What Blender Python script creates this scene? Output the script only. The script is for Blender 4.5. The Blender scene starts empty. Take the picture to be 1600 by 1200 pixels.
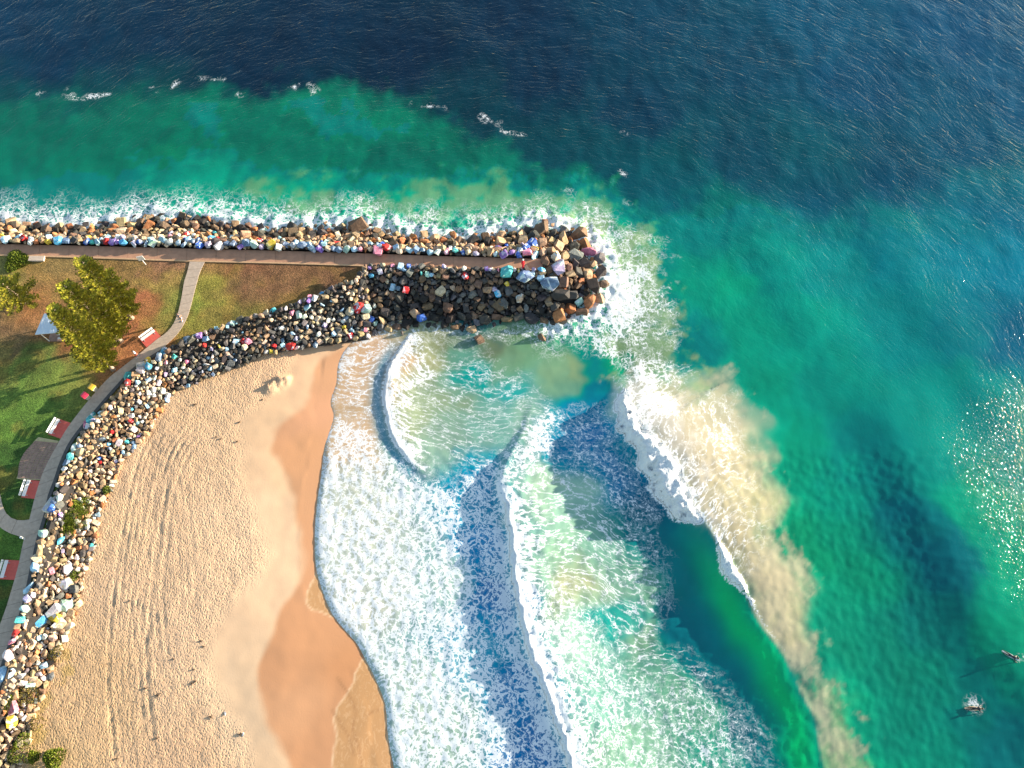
import bpy, bmesh, math, random
import numpy as np
from mathutils import Vector, Matrix, noise as mnoise

random.seed(7)
rng = np.random.default_rng(7)
scene = bpy.context.scene
COL = scene.collection
D2R = math.pi / 180

# ------------------------------------------------------------------ camera
F, H = 1246.0, 100.0                       # 28 mm drone lens, 100 m above the sea
TILT = math.atan(520 / F)
cam_d = bpy.data.cameras.new('camera')
cam_d.lens = 36 * F / 1600
cam_d.sensor_width = 36
cam_d.clip_start = 1
cam_d.clip_end = 9000
cam = bpy.data.objects.new('camera', cam_d)
cam.location = (0, 0, H)
cam.rotation_euler = (TILT, 0, 0)
COL.objects.link(cam)
scene.camera = cam

# ------------------------------------------------------------------ light
SUN_EL, SUN_AZ = 10.5, 17.0                # low sun, right and a little beyond
wd = bpy.data.worlds.new('World')
scene.world = wd
wd.use_nodes = True
wn = wd.node_tree
bg = wn.nodes['Background']
sky = wn.nodes.new('ShaderNodeTexSky')
sky.sky_type = 'NISHITA'
sky.sun_disc = False
sky.sun_elevation = SUN_EL * D2R
sky.sun_rotation = (90 - SUN_AZ) * D2R
sky.air_density = 1.0
sky.dust_density = 0.6
sky.ozone_density = 0.5
wn.links.new(sky.outputs[0], bg.inputs[0])
bg.inputs[1].default_value = 0.125
sl = bpy.data.lights.new('sun', 'SUN')
sl.energy = 4.9
sl.angle = 0.5 * D2R
sl.color = (1.0, 0.86, 0.68)
so = bpy.data.objects.new('sun', sl)
sd = Vector((math.cos(SUN_EL * D2R) * math.cos(SUN_AZ * D2R), math.cos(SUN_EL * D2R) * math.sin(SUN_AZ * D2R), math.sin(SUN_EL * D2R)))
so.rotation_euler = sd.to_track_quat('Z', 'Y').to_euler()
COL.objects.link(so)
scene.view_settings.view_transform = 'Standard'
scene.view_settings.look = 'None'
scene.view_settings.gamma = 1
scene.view_settings.use_curve_mapping = False
scene.view_settings.exposure = 1.72
scene.cycles.max_bounces = 4
scene.cycles.diffuse_bounces = 2
scene.cycles.glossy_bounces = 2
scene.cycles.transmission_bounces = 2
scene.cycles.caustics_reflective = False


# ------------------------------------------------------------------ image coordinate helpers
def at(u, v, z=0.0):
    """world (x, y) where the camera ray of image pixel (u, v) meets height z"""
    x = (u - 800) / F
    y = -(v - 600) / F
    dy = y * math.cos(TILT) + math.sin(TILT)
    dz = y * math.sin(TILT) - math.cos(TILT)
    t = (z - H) / dz
    return (x * t, dy * t)


def pts(L, z=0.0):
    return np.array([at(u, v, z) for u, v in L])


def P3(u, v, z=0.0):
    x, y = at(u, v, z)
    return Vector((x, y, z))


def smooth(a, b, x):
    t = np.clip((x - a) / (b - a), 0, 1)
    return t * t * (3 - 2 * t)


def _hash(ix, iy, seed):
    h = (ix.astype(np.int64) * 374761393 + iy.astype(np.int64) * 668265263 + seed * 1442695041) & 0xffffffff
    h = ((h ^ (h >> 13)) * 1274126177) & 0xffffffff
    return (h ^ (h >> 16)) & 0xffffffff


def pnoise(x, y, seed=0):
    x0 = np.floor(x)
    y0 = np.floor(y)
    fx = x - x0
    fy = y - y0
    u = fx * fx * fx * (fx * (fx * 6 - 15) + 10)
    v = fy * fy * fy * (fy * (fy * 6 - 15) + 10)

    def g(dx, dy):
        a = _hash(x0 + dx, y0 + dy, seed) * (2 * math.pi / 4294967296.0)
        return np.cos(a) * (fx - dx) + np.sin(a) * (fy - dy)
    a = g(0, 0) * (1 - u) + g(1, 0) * u
    b = g(0, 1) * (1 - u) + g(1, 1) * u
    return (a * (1 - v) + b * v) * 1.5


def fbm(x, y, scale, octv=4, seed=0, gain=.5):
    r = np.zeros_like(x)
    a = 1.0
    f = 1.0 / scale
    for i in range(octv):
        r += a * pnoise(x * f + 17.3 * i, y * f - 9.1 * i, seed + i)
        a *= gain
        f *= 2.03
    return r


def catmull(P, n=6):
    P = np.asarray(P, float)
    Q = np.vstack([2 * P[0] - P[1], P, 2 * P[-1] - P[-2]])
    out = []
    for i in range(1, len(Q) - 2):
        for k in range(n):
            t = k / n
            out.append(.5 * ((2 * Q[i]) + (-Q[i - 1] + Q[i + 1]) * t + (2 * Q[i - 1] - 5 * Q[i] + 4 * Q[i + 1] - Q[i + 2]) * t * t + (-Q[i - 1] + 3 * Q[i] - 3 * Q[i + 1] + Q[i + 2]) * t ** 3))
    out.append(P[-1])
    return np.array(out)


def linedist(X, Y, P, near=None):
    """signed distance to a polyline (positive on the left of travel), arc length of the foot"""
    best = np.full(X.shape, 1e9)
    sgn = np.ones(X.shape)
    S = np.zeros(X.shape)
    s0 = 0.0
    for i in range(len(P) - 1):
        ax, ay = P[i][0], P[i][1]
        dx, dy = P[i + 1][0] - ax, P[i + 1][1] - ay
        L = math.hypot(dx, dy)
        if L < 1e-9:
            continue
        t = np.clip(((X - ax) * dx + (Y - ay) * dy) / (L * L), 0, 1)
        qx = X - ax - t * dx
        qy = Y - ay - t * dy
        d = np.hypot(qx, qy)
        m = d < best
        cr = dx * (Y - ay) - dy * (X - ax)
        best = np.where(m, d, best)
        sgn = np.where(m, np.sign(cr), sgn)
        S = np.where(m, s0 + t * L, S)
        s0 += L
    sgn[sgn == 0] = 1
    return best * sgn, S, s0


def inpoly(X, Y, P):
    ins = np.zeros(X.shape, bool)
    n = len(P)
    for i in range(n):
        x1, y1 = P[i][0], P[i][1]
        x2, y2 = P[(i + 1) % n][0], P[(i + 1) % n][1]
        if y1 == y2:
            continue
        c = ((y1 > Y) != (y2 > Y)) & (X < (x2 - x1) * (Y - y1) / (y2 - y1) + x1)
        ins ^= c
    return ins


def polydist(X, Y, P):
    """positive inside"""
    C = np.vstack([P, P[:1]])
    d, _, _ = linedist(X, Y, C)
    return np.where(inpoly(X, Y, P), np.abs(d), -np.abs(d))


def lin(c):
    c = np.asarray(c, float) / 255.0
    return np.where(c <= 0.04045, c / 12.92, ((c + 0.055) / 1.055) ** 2.4)


KE = 1.25                                  # picture value of a flat white in this light


def alb(r, g, b, k=1.0):
    return np.clip(lin((r, g, b)) / KE * k, 0.002, 0.85)


# ------------------------------------------------------------------ tagging
def tag(o, label=None, cat=None, group=None, kind=None):
    if label:
        o['label'] = label
    if cat:
        o['category'] = cat
    if group:
        o['group'] = group
    if kind:
        o['kind'] = kind
    return o


def link(name, me, mats=None, parent=None, loc=None, rot=None, smooth_=False):
    o = bpy.data.objects.new(name, me)
    COL.objects.link(o)
    if mats is not None:
        if not isinstance(mats, (list, tuple)):
            mats = [mats]
        if me is not None and len(me.materials) == 0:
            for m in mats:
                me.materials.append(m)
    if parent:
        o.parent = parent
    if loc is not None:
        o.location = loc
    if rot is not None:
        o.rotation_euler = rot
    if smooth_:
        me.polygons.foreach_set('use_smooth', [True] * len(me.polygons))
    return o


def empty(name, loc=(0, 0, 0), rz=0.0):
    o = bpy.data.objects.new(name, None)
    COL.objects.link(o)
    o.location = loc
    o.rotation_euler = (0, 0, rz)
    o.empty_display_size = .3
    return o


def pyd(name, V, Fc):
    me = bpy.data.meshes.new(name)
    me.from_pydata([tuple(v) for v in V], [], [tuple(f) for f in Fc])
    me.update()
    return me


class MB:
    """collects simple shapes into one mesh"""
    def __init__(s):
        s.V = []
        s.F = []

    def box(s, c, d, rz=0.0, rx=0.0, ry=0.0, bev=0.0):
        R = Matrix.Rotation(rz, 3, 'Z') @ Matrix.Rotation(ry, 3, 'Y') @ Matrix.Rotation(rx, 3, 'X')
        n = len(s.V)
        hx, hy, hz = d[0] / 2, d[1] / 2, d[2] / 2
        b = min(bev, hx * .6, hy * .6, hz * .6)
        if b <= 0:
            for z in (-hz, hz):
                for x, y in ((-hx, -hy), (hx, -hy), (hx, hy), (-hx, hy)):
                    s.V.append(Vector(c) + R @ Vector((x, y, z)))
            s.F += [(n + 3, n + 2, n + 1, n), (n + 4, n + 5, n + 6, n + 7), (n, n + 1, n + 5, n + 4), (n + 1, n + 2, n + 6, n + 5), (n + 2, n + 3, n + 7, n + 6), (n + 3, n, n + 4, n + 7)]
        else:
            rings = [(-hz, b), (-hz + b, 0), (hz - b, 0), (hz, b)]
            for z, i in rings:
                for x, y in ((-hx + i, -hy + i), (hx - i, -hy + i), (hx - i, hy - i), (-hx + i, hy - i)):
                    s.V.append(Vector(c) + R @ Vector((x, y, z)))
            s.F.append((n + 3, n + 2, n + 1, n))
            for k in range(3):
                for j in range(4):
                    a = n + k * 4
                    s.F.append((a + j, a + (j + 1) % 4, a + 4 + (j + 1) % 4, a + 4 + j))
            s.F.append((n + 12, n + 13, n + 14, n + 15))
        return s

    def tube(s, pts_, rad, seg=7):
        n = len(s.V)
        for i, p in enumerate(pts_):
            p = Vector(p)
            a = Vector(pts_[max(0, i - 1)])
            b = Vector(pts_[min(len(pts_) - 1, i + 1)])
            t = (b - a).normalized()
            u = t.cross(Vector((.3, .9, .1)) if abs(t.z) > .9 else Vector((0, 0, 1))).normalized()
            w = t.cross(u)
            r = rad[i] if isinstance(rad, (list, tuple)) else rad
            for k in range(seg):
                an = 2 * math.pi * k / seg
                s.V.append(p + u * math.cos(an) * r + w * math.sin(an) * r)
        for i in range(len(pts_) - 1):
            for k in range(seg):
                a = n + i * seg
                s.F.append((a + k, a + (k + 1) % seg, a + seg + (k + 1) % seg, a + seg + k))
        s.F.append(tuple(n + k for k in reversed(range(seg))))
        m = n + (len(pts_) - 1) * seg
        s.F.append(tuple(m + k for k in range(seg)))
        return s

    def prism(s, poly, z0, z1):
        n = len(s.V)
        m = len(poly)
        for z in (z0, z1):
            for p in poly:
                s.V.append(Vector((p[0], p[1], z)))
        s.F.append(tuple(n + k for k in reversed(range(m))))
        s.F.append(tuple(n + m + k for k in range(m)))
        for k in range(m):
            s.F.append((n + k, n + (k + 1) % m, n + m + (k + 1) % m, n + m + k))
        return s

    def build(s, name, mat, parent=None, smooth_=False, loc=None):
        me = pyd(name, s.V, s.F)
        bm = bmesh.new()
        bm.from_mesh(me)
        bmesh.ops.recalc_face_normals(bm, faces=bm.faces)
        bm.to_mesh(me)
        bm.free()
        return link(name, me, mat, parent, smooth_=smooth_, loc=loc)


# ------------------------------------------------------------------ node helper
class G:
    def __init__(s, name):
        s.m = bpy.data.materials.new(name)
        s.m.use_nodes = True
        s.t = s.m.node_tree
        s.t.nodes.clear()
        s.out = s.t.nodes.new('ShaderNodeOutputMaterial')

    def put(s, sock, v):
        if hasattr(v, 'default_value') or isinstance(v, bpy.types.NodeSocket):
            s.t.links.new(v, sock)
        elif v is not None:
            if isinstance(v, (tuple, list, np.ndarray)):
                v = [float(a) for a in v]
                n = len(sock.default_value)
                v = (v + [1.0] * 4)[:n]
            sock.default_value = v

    def n(s, typ, out=0, ins=None, **kw):
        nd = s.t.nodes.new(typ)
        for k, v in kw.items():
            setattr(nd, k, v)
        for k, v in (ins or {}).items():
            s.put(nd.inputs[k], v)
        return nd.outputs[out]

    def math(s, op, a, b=0.0, c=None, clamp=False):
        nd = s.t.nodes.new('ShaderNodeMath')
        nd.operation = op
        nd.use_clamp = clamp
        s.put(nd.inputs[0], a)
        s.put(nd.inputs[1], b)
        if c is not None:
            s.put(nd.inputs[2], c)
        return nd.outputs[0]

    def vmath(s, op, a, b=None, scale=None):
        nd = s.t.nodes.new('ShaderNodeVectorMath')
        nd.operation = op
        s.put(nd.inputs[0], a)
        if b is not None:
            s.put(nd.inputs[1], b)
        if scale is not None:
            s.put(nd.inputs[3], scale)
        return nd.outputs[0]

    def mix(s, f, a, b, bt='MIX'):
        nd = s.t.nodes.new('ShaderNodeMix')
        nd.data_type = 'RGBA'
        nd.blend_type = bt
        s.put(nd.inputs[0], f)
        s.put(nd.inputs[6], a)
        s.put(nd.inputs[7], b)
        return nd.outputs[2]

    def attr(s, name, out=0):
        return s.n('ShaderNodeAttribute', out, attribute_name=name)

    def sep(s, v):
        nd = s.t.nodes.new('ShaderNodeSeparateColor')
        s.put(nd.inputs[0], v)
        return nd.outputs

    def noise(s, vec, scale, detail=3, rough=.5, out=0, dist=0.0):
        return s.n('ShaderNodeTexNoise', out, {'Vector': vec, 'Scale': scale, 'Detail': detail, 'Roughness': rough, 'Distortion': dist})

    def ss(s, x, a, b, lo=0.0, hi=1.0):
        nd = s.t.nodes.new('ShaderNodeMapRange')
        nd.interpolation_type = 'SMOOTHSTEP'
        s.put(nd.inputs[0], x)
        s.put(nd.inputs[1], a)
        s.put(nd.inputs[2], b)
        s.put(nd.inputs[3], lo)
        s.put(nd.inputs[4], hi)
        return nd.outputs[0]

    def bump(s, h, strength=1.0, dist=.1, normal=None):
        nd = s.t.nodes.new('ShaderNodeBump')
        s.put(nd.inputs['Strength'], strength)
        s.put(nd.inputs['Distance'], dist)
        s.put(nd.inputs['Height'], h)
        if normal is not None:
            s.put(nd.inputs['Normal'], normal)
        return nd.outputs[0]

    def bsdf(s, **kw):
        nd = s.t.nodes.new('ShaderNodeBsdfPrincipled')
        for k, v in kw.items():
            s.put(nd.inputs[k.replace('_', ' ')], v)
        return nd.outputs[0]

    def end(s, sh):
        s.t.links.new(sh, s.out.inputs[0])
        return s.m

    def pos(s):
        return s.n('ShaderNodeNewGeometry', 0)

    def objc(s):
        return s.n('ShaderNodeTexCoord', 3)


def simple(name, c, rough=.7, var=.15, scale=6.0, bump=.0, metal=0.0):
    g = G(name)
    p = g.objc()
    n = g.noise(p, scale, 4, .6)
    c = np.asarray(c, float)
    col = g.mix(g.ss(n, .3, .7), c * (1 - var), np.clip(c * (1 + var), 0, .9))
    sh = dict(Base_Color=col, Roughness=rough, Metallic=metal)
    if bump:
        sh['Normal'] = g.bump(g.noise(p, scale * 3, 4, .6), 1, bump)
    return g.end(g.bsdf(**sh))


# ------------------------------------------------------------------ outlines given in image pixels
ZL = 3.0                                   # lawn and paths
WALK_N = pts([(-700, 350), (-300, 366), (-20, 381), (150, 385), (300, 389), (430, 392), (560, 396), (700, 401), (800, 403.5), (848, 405)], ZL)
WALK_S = pts([(-700, 362), (-300, 381), (-20, 397), (150, 402), (300, 407), (430, 410), (560, 414), (700, 419), (800, 421), (848, 422)], ZL)
PROM_L = pts([(222, 550), (195, 571), (168, 592), (140, 624), (110, 662), (93, 689), (70, 732), (63, 750), (52, 787), (47, 810), (37, 845), (28, 889), (10, 950), (-3, 985), (-22, 1040), (-45, 1110), (-80, 1230), (-120, 1400)], ZL)
PROM_R = pts([(254, 545), (230, 560), (206, 577), (175, 610), (145, 645), (122, 672), (105, 697), (90, 732), (86, 746), (75, 775), (70, 800), (58, 840), (49, 880), (35, 945), (21, 987), (4, 1033), (-17, 1100), (-50, 1230), (-90, 1400)], ZL)
SIDE_L = pts([(297, 408), (293, 425), (288, 440), (284, 465), (279, 488), (274, 501), (268, 512), (258, 522), (246, 530), (234, 540), (222, 550)], ZL)
SIDE_R = pts([(321, 408), (315, 420), (311, 430), (307, 445), (303, 460), (298, 480), (294, 493), (288, 506), (282, 516), (274, 526), (254, 545)], ZL)
LOOP_O = pts([(-60, 690), (-30, 715), (-8, 745), (0, 770), (4, 790), (10, 803), (20, 811), (34, 814), (50, 811)], ZL)
LOOP_I = pts([(-100, 700), (-60, 730), (-34, 760), (-22, 785), (-14, 805), (-3, 822), (12, 832), (30, 838), (41, 842)], ZL)

# slopes of boulders: top line (at the lawn) and toe line
A_TOP = [(-330, 363), (-20, 380), (150, 384), (300, 388), (430, 391), (560, 395), (700, 400), (830, 404)]
A_TOE = [(-350, 320), (-20, 343), (60, 350), (130, 352), (240, 338), (330, 342), (420, 356), (560, 352), (640, 366), (740, 368), (800, 360), (838, 358)]
C_TOP = [(846, 422), (780, 421), (700, 419), (640, 416.5), (578, 416), (572, 421)]
C_TOE = [(880, 507), (830, 503), (790, 506), (740, 513), (690, 512), (650, 508), (600, 519), (575, 524)]
D_TOP = [(573, 424), (560, 441), (530, 452), (495, 466), (440, 487), (400, 497), (360, 510), (325, 521), (295, 532), (270, 545), (246, 564), (222, 580), (192, 610), (162, 643), (135, 675), (112, 712), (98, 745), (89, 775), (75, 815), (67, 845), (58, 885), (45, 935), (34, 970), (20, 1015), (5, 1060), (-12, 1110), (-45, 1220), (-85, 1380)]
D_TOE = [(576, 526), (545, 530), (500, 537), (470, 543), (440, 549), (405, 556), (370, 572), (335, 586), (305, 600), (285, 606), (265, 622), (245, 650), (232, 678), (205, 705), (185, 735), (172, 770), (155, 805), (150, 850), (132, 895), (122, 950), (100, 1000), (82, 1050), (62, 1100), (48, 1150), (30, 1210), (0, 1300), (-20, 1400)]
HEAD = [(826, 356), (850, 350), (875, 356), (900, 362), (922, 384), (936, 405), (941, 435), (941, 470), (926, 488), (905, 494), (880, 505), (868, 508)]

SHORE = [(660, 200), (625, 430), (600, 508), (562, 526), (540, 545), (528, 570), (525, 600), (516, 628), (521, 650), (513, 680), (507, 700), (501, 750), (495, 790), (492, 840), (494, 887), (508, 934), (520, 960), (536, 981), (558, 1006), (572, 1032), (586, 1059), (602, 1100), (607, 1153), (616, 1200), (640, 1330), (700, 1600)]
shore = catmull(pts(SHORE), 4)

land_poly = np.vstack([WALK_N, WALK_S[::-1][:3], pts([(572, 421)], ZL), pts(D_TOP, ZL)[1:], np.array([[-900, -60], [-900, 75]])])


def arc(P):
    P = np.asarray(P, float)
    d = np.r_[0, np.cumsum(np.hypot(*np.diff(P[:, :2], axis=0).T))]
    return d / d[-1], d[-1]


def sample(P, s):
    P = np.asarray(P, float)
    a, _ = arc(P)
    return np.stack([np.interp(s, a, P[:, k]) for k in range(P.shape[1])], -1)


# ------------------------------------------------------------------ grids
def axis(lo, hi, segs, far):
    """segs: list of (start, step); outside [lo, hi] spacing grows"""
    xs = []
    x = lo
    while x < hi:
        xs.append(x)
        st = segs[0][1]
        for a, b in segs:
            if x >= a:
                st = b
        x += st
    xs.append(hi)
    up, x, st = [], hi, 1.0
    while x < far:
        x += st
        st *= 1.5
        up.append(x)
    dn, x, st = [], lo, 1.0
    while x > -far:
        x -= st
        st *= 1.5
        dn.append(x)
    return np.array(dn[::-1] + xs + up)


def gridmesh(name, xs, ys, Z, keep=None):
    nx, ny = len(xs), len(ys)
    X, Y = np.meshgrid(xs, ys)
    V = np.stack([X, Y, Z], -1).reshape(-1, 3).astype(np.float32)
    idx = np.arange(nx * ny).reshape(ny, nx)
    q = np.stack([idx[:-1, :-1], idx[:-1, 1:], idx[1:, 1:], idx[1:, :-1]], -1).reshape(-1, 4)
    if keep is not None:
        kk = keep.reshape(-1)
        q = q[kk[q].any(axis=1)]
    me = bpy.data.meshes.new(name)
    me.vertices.add(len(V))
    me.vertices.foreach_set('co', V.ravel())
    me.loops.add(q.size)
    me.loops.foreach_set('vertex_index', q.ravel().astype(np.int32))
    me.polygons.add(len(q))
    me.polygons.foreach_set('loop_start', np.arange(0, q.size, 4, dtype=np.int32))
    me.polygons.foreach_set('use_smooth', np.ones(len(q), bool))
    me.update(calc_edges=True)
    return me


def setcol(me, name, C):
    a = me.attributes.new(name, 'FLOAT_COLOR', 'POINT')
    n = len(me.vertices)
    C = C.reshape(n, -1)
    if C.shape[1] == 3:
        C = np.hstack([C, np.ones((n, 1))])
    a.data.foreach_set('color', C.astype(np.float32).ravel())


def setvec(me, name, C):
    a = me.attributes.new(name, 'FLOAT_VECTOR', 'POINT')
    a.data.foreach_set('vector', C.reshape(-1, 3).astype(np.float32).ravel())


def colour_field(X, Y, spots, z=0.0, power=3.0, warp=0.0, scale=12.0, seed=3):
    """smooth colour of a natural surface from colour spots placed by image pixel"""
    if warp:
        X = X + warp * fbm(X, Y, scale, 3, seed)
        Y = Y + warp * fbm(X, Y, scale, 3, seed + 9)
    acc = np.zeros(X.shape + (3,))
    wt = np.zeros(X.shape)
    for u, v, c in spots:
        px, py = at(u, v, z)
        w = 1.0 / (((X - px) ** 2 + (Y - py) ** 2) + 4.0) ** (power / 2)
        acc += w[..., None] * np.asarray(c, float)
        wt += w
    c = acc / wt[..., None] / 255.0
    return np.where(c <= 0.04045, c / 12.92, ((c + 0.055) / 1.055) ** 2.4) / KE


def blend(C, m, c):
    c = np.asarray(c, float)
    return C * (1 - m[..., None]) + c * m[..., None]


# ================================================================== TERRAIN
def beach_z(X, Y, d):
    """d: signed distance to the waterline, positive seaward"""
    zl = 1.9 * (1 - np.exp(np.minimum(d, 0) / 17.0))
    zs = -0.14 * np.maximum(d, 0)
    return np.where(d < 0, zl, np.maximum(zs, -3.0))


TRACKS = [
    ([(300, 640), (262, 690), (240, 750), (226, 820), (216, 900), (206, 980), (205, 1060), (214, 1140), (226, 1230)], (-2.7, -1.9, -1.2, -.5, .2, .9, 1.7), .085),
    ([(320, 660), (288, 700), (262, 760), (250, 840), (240, 920), (246, 1000), (258, 1060)], (-1.4, -.7, 0, .8), .075),
    ([(276, 720), (282, 780), (288, 860), (292, 930), (300, 980)], (-.8, 0, .8), .04),
    ([(196, 800), (186, 900), (178, 1000), (180, 1100), (186, 1200)], (-.5, .4), .04),
    ([(205, 900), (214, 980), (222, 1050), (226, 1120), (232, 1210)], (-.35, .35), .085),
    ([(300, 722), (330, 720), (352, 735), (368, 758), (372, 790)], (-.5, .5), .05),
    ([(392, 880), (372, 900), (364, 925), (366, 945), (380, 962)], (-.8, -.3, .3, .8), .03),
]
DRY = [(452, 552), (430, 600), (372, 650), (372, 700), (372, 745), (385, 800), (408, 850), (402, 890), (366, 936), (330, 985), (322, 1050), (345, 1110), (372, 1150), (395, 1230), (420, 1400)]
WETL = [(560, 520), (548, 535), (520, 550), (497, 575), (482, 620), (447, 650), (431, 675), (429, 700), (440, 720), (448, 750), (462, 800), (468, 850), (455, 920), (432, 970), (411, 1020), (402, 1065), (412, 1110), (436, 1160), (466, 1210), (500, 1400)]
FILM1 = [(494, 895), (484, 915), (478, 935), (486, 952), (505, 958), (520, 965)]
FILM2 = [(566, 1030), (556, 1048), (548, 1075), (530, 1100), (523, 1125), (526, 1150), (522, 1180), (520, 1215), (530, 1300), (640, 1300)]

tx = axis(-92, 95, [(-92, .25), (-14, .9)], 2500)
ty = axis(-14, 116, [(-14, .25), (70, 1.2)], 2500)
X, Y = np.meshgrid(tx, ty)
d_shore, s_shore, _ = linedist(X, Y, shore)
d_land = polydist(X, Y, land_poly)
walk_y = np.interp(X, WALK_S[:, 0], WALK_S[:, 1])
d_eff = np.where((Y > walk_y - 2), 60.0, d_shore)
zb = beach_z(X, Y, d_eff)
zl = np.where(d_land > 0, ZL - .03, ZL - .03 + 0.8 * d_land)
dry = smooth(-1.6, 1.6, -(linedist(X, Y, catmull(pts(DRY, 1.3), 3))[0]) + .6 * fbm(X, Y, 5, 3, 5))
sand = (zb > zl) & (Y < 60)
onb = dry * (d_eff < 0)
zb = zb + .06 * fbm(X, Y, 6, 3, 21) * (d_eff < -2)
zb = zb + onb * (.035 * fbm(X, Y, .9, 2, 31) + .03 * fbm(X, Y, 3, 2, 33))
for L, offs, dep in TRACKS:
    d, s, LL = linedist(X, Y, catmull(pts(L, 1.6), 5))
    fade = smooth(0, 4, s) * smooth(0, 4, LL - s) * (np.abs(d) < 7) * (.8 + .3 * np.clip(fbm(X, Y, 7, 2, 55) + .5, 0, 1))
    wob = .12 * fbm(s, s * 0 + len(L), 4, 2, 3)
    for o in offs:
        q = (d - o + wob) / .24
        zb = zb + fade * dep * (-np.exp(-q * q) + .45 * np.exp(-((np.abs(q) - 1.9) / .7) ** 2)) * (.6 + .5 * fbm(s, d * 0 + o, 3, 3, 8))
# a little heap of dug-out sand and the scarp of the upper beach
for (u, v, hh, ww) in ((424, 602, .35, .8), (440, 592, .4, .7), (432, 590, .25, .5), (417, 605, .2, .5), (446, 588, .25, .4)):
    px, py = at(u, v, 1.5)
    zb = zb + hh * np.exp(-(((X - px) ** 2 + (Y - py) ** 2) / ww ** 2)) * (1 + .8 * fbm(X, Y, .5, 2, 4))
Z = np.maximum(zb, zl)
tme = gridmesh('ground', tx, ty, Z)

# colours of sand
SP = [(240, 750, (214, 178, 140)), (200, 900, (216, 180, 142)), (120, 1100, (212, 174, 130)), (330, 620, (216, 180, 140)), (300, 1000, (218, 182, 145)),
      (400, 800, (226, 190, 152)), (420, 900, (226, 190, 152)), (440, 700, (222, 184, 144)), (380, 1080, (222, 188, 150)), (250, 1180, (212, 174, 136)),
      (500, 550, (224, 184, 144)), (170, 800, (220, 184, 142)), (90, 1180, (214, 176, 128))]
C = colour_field(X, Y, SP, 1.5, 3, 3)
C *= (1 + .06 * fbm(X, Y, 2.5, 3, 44))[..., None] * np.array([.88, .905, .96])
dw, _, _ = linedist(X, Y, catmull(pts(WETL, .6), 3))
wet = smooth(-.6, .6, dw + .9 * fbm(X, Y, 7, 3, 61))
WSP = [(480, 700, (206, 150, 102)), (460, 760, (204, 150, 104)), (510, 560, (208, 154, 108)), (470, 900, (206, 150, 104)), (480, 1000, (206, 148, 100)),
       (450, 1100, (206, 152, 106)), (540, 1050, (196, 138, 90)), (500, 1180, (200, 144, 98)), (495, 640, (214, 156, 112)), (440, 1030, (200, 144, 98))]
C = C * (1 - wet[..., None]) + colour_field(X, Y, WSP, .3, 3, 2) * wet[..., None] * np.array([.88, .93, 1.07])
film = np.zeros(X.shape)
for L in (FILM1, FILM2):
    pf = np.vstack([catmull(pts(L, .1), 4), shore[(shore[:, 1] < pts(L, .1)[0, 1]) & (shore[:, 1] > pts(L, .1)[-1, 1])][::-1]])
    dd = polydist(X, Y, pf) + .12 * fbm(X, Y, 1.2, 3, 71)
    film = np.maximum(film, smooth(-.1, .15, dd))
    C = blend(C, smooth(-.1, .2, dd) * .75, alb(178, 140, 96))
    C = blend(C, .5 * np.exp(-((dd - .05) / .11) ** 2) * (np.abs(dd) < 1), alb(232, 205, 170))
for L in ([(528, 1060), (545, 1085), (556, 1110), (552, 1140), (562, 1170), (566, 1200)], [(520, 1110), (533, 1130), (545, 1150), (555, 1180)], [(505, 935), (512, 945), (520, 950)], [(575, 1118), (582, 1112), (592, 1110)]):
    dd, _, _ = linedist(X, Y, catmull(pts(L, .1), 4))
    C = blend(C, .55 * np.exp(-(dd / .13) ** 2), alb(150, 110, 75))
# sand under weeds at the toe
weed = smooth(.1, .5, fbm(X, Y, 3, 4, 91) + .35 - np.abs(linedist(X, Y, pts([(105, 1010), (78, 1080), (62, 1140), (40, 1220)], 1.7))[0]) / 2.6)
C = blend(C, weed * .55 * (d_eff < 0), alb(176, 150, 80))

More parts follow.
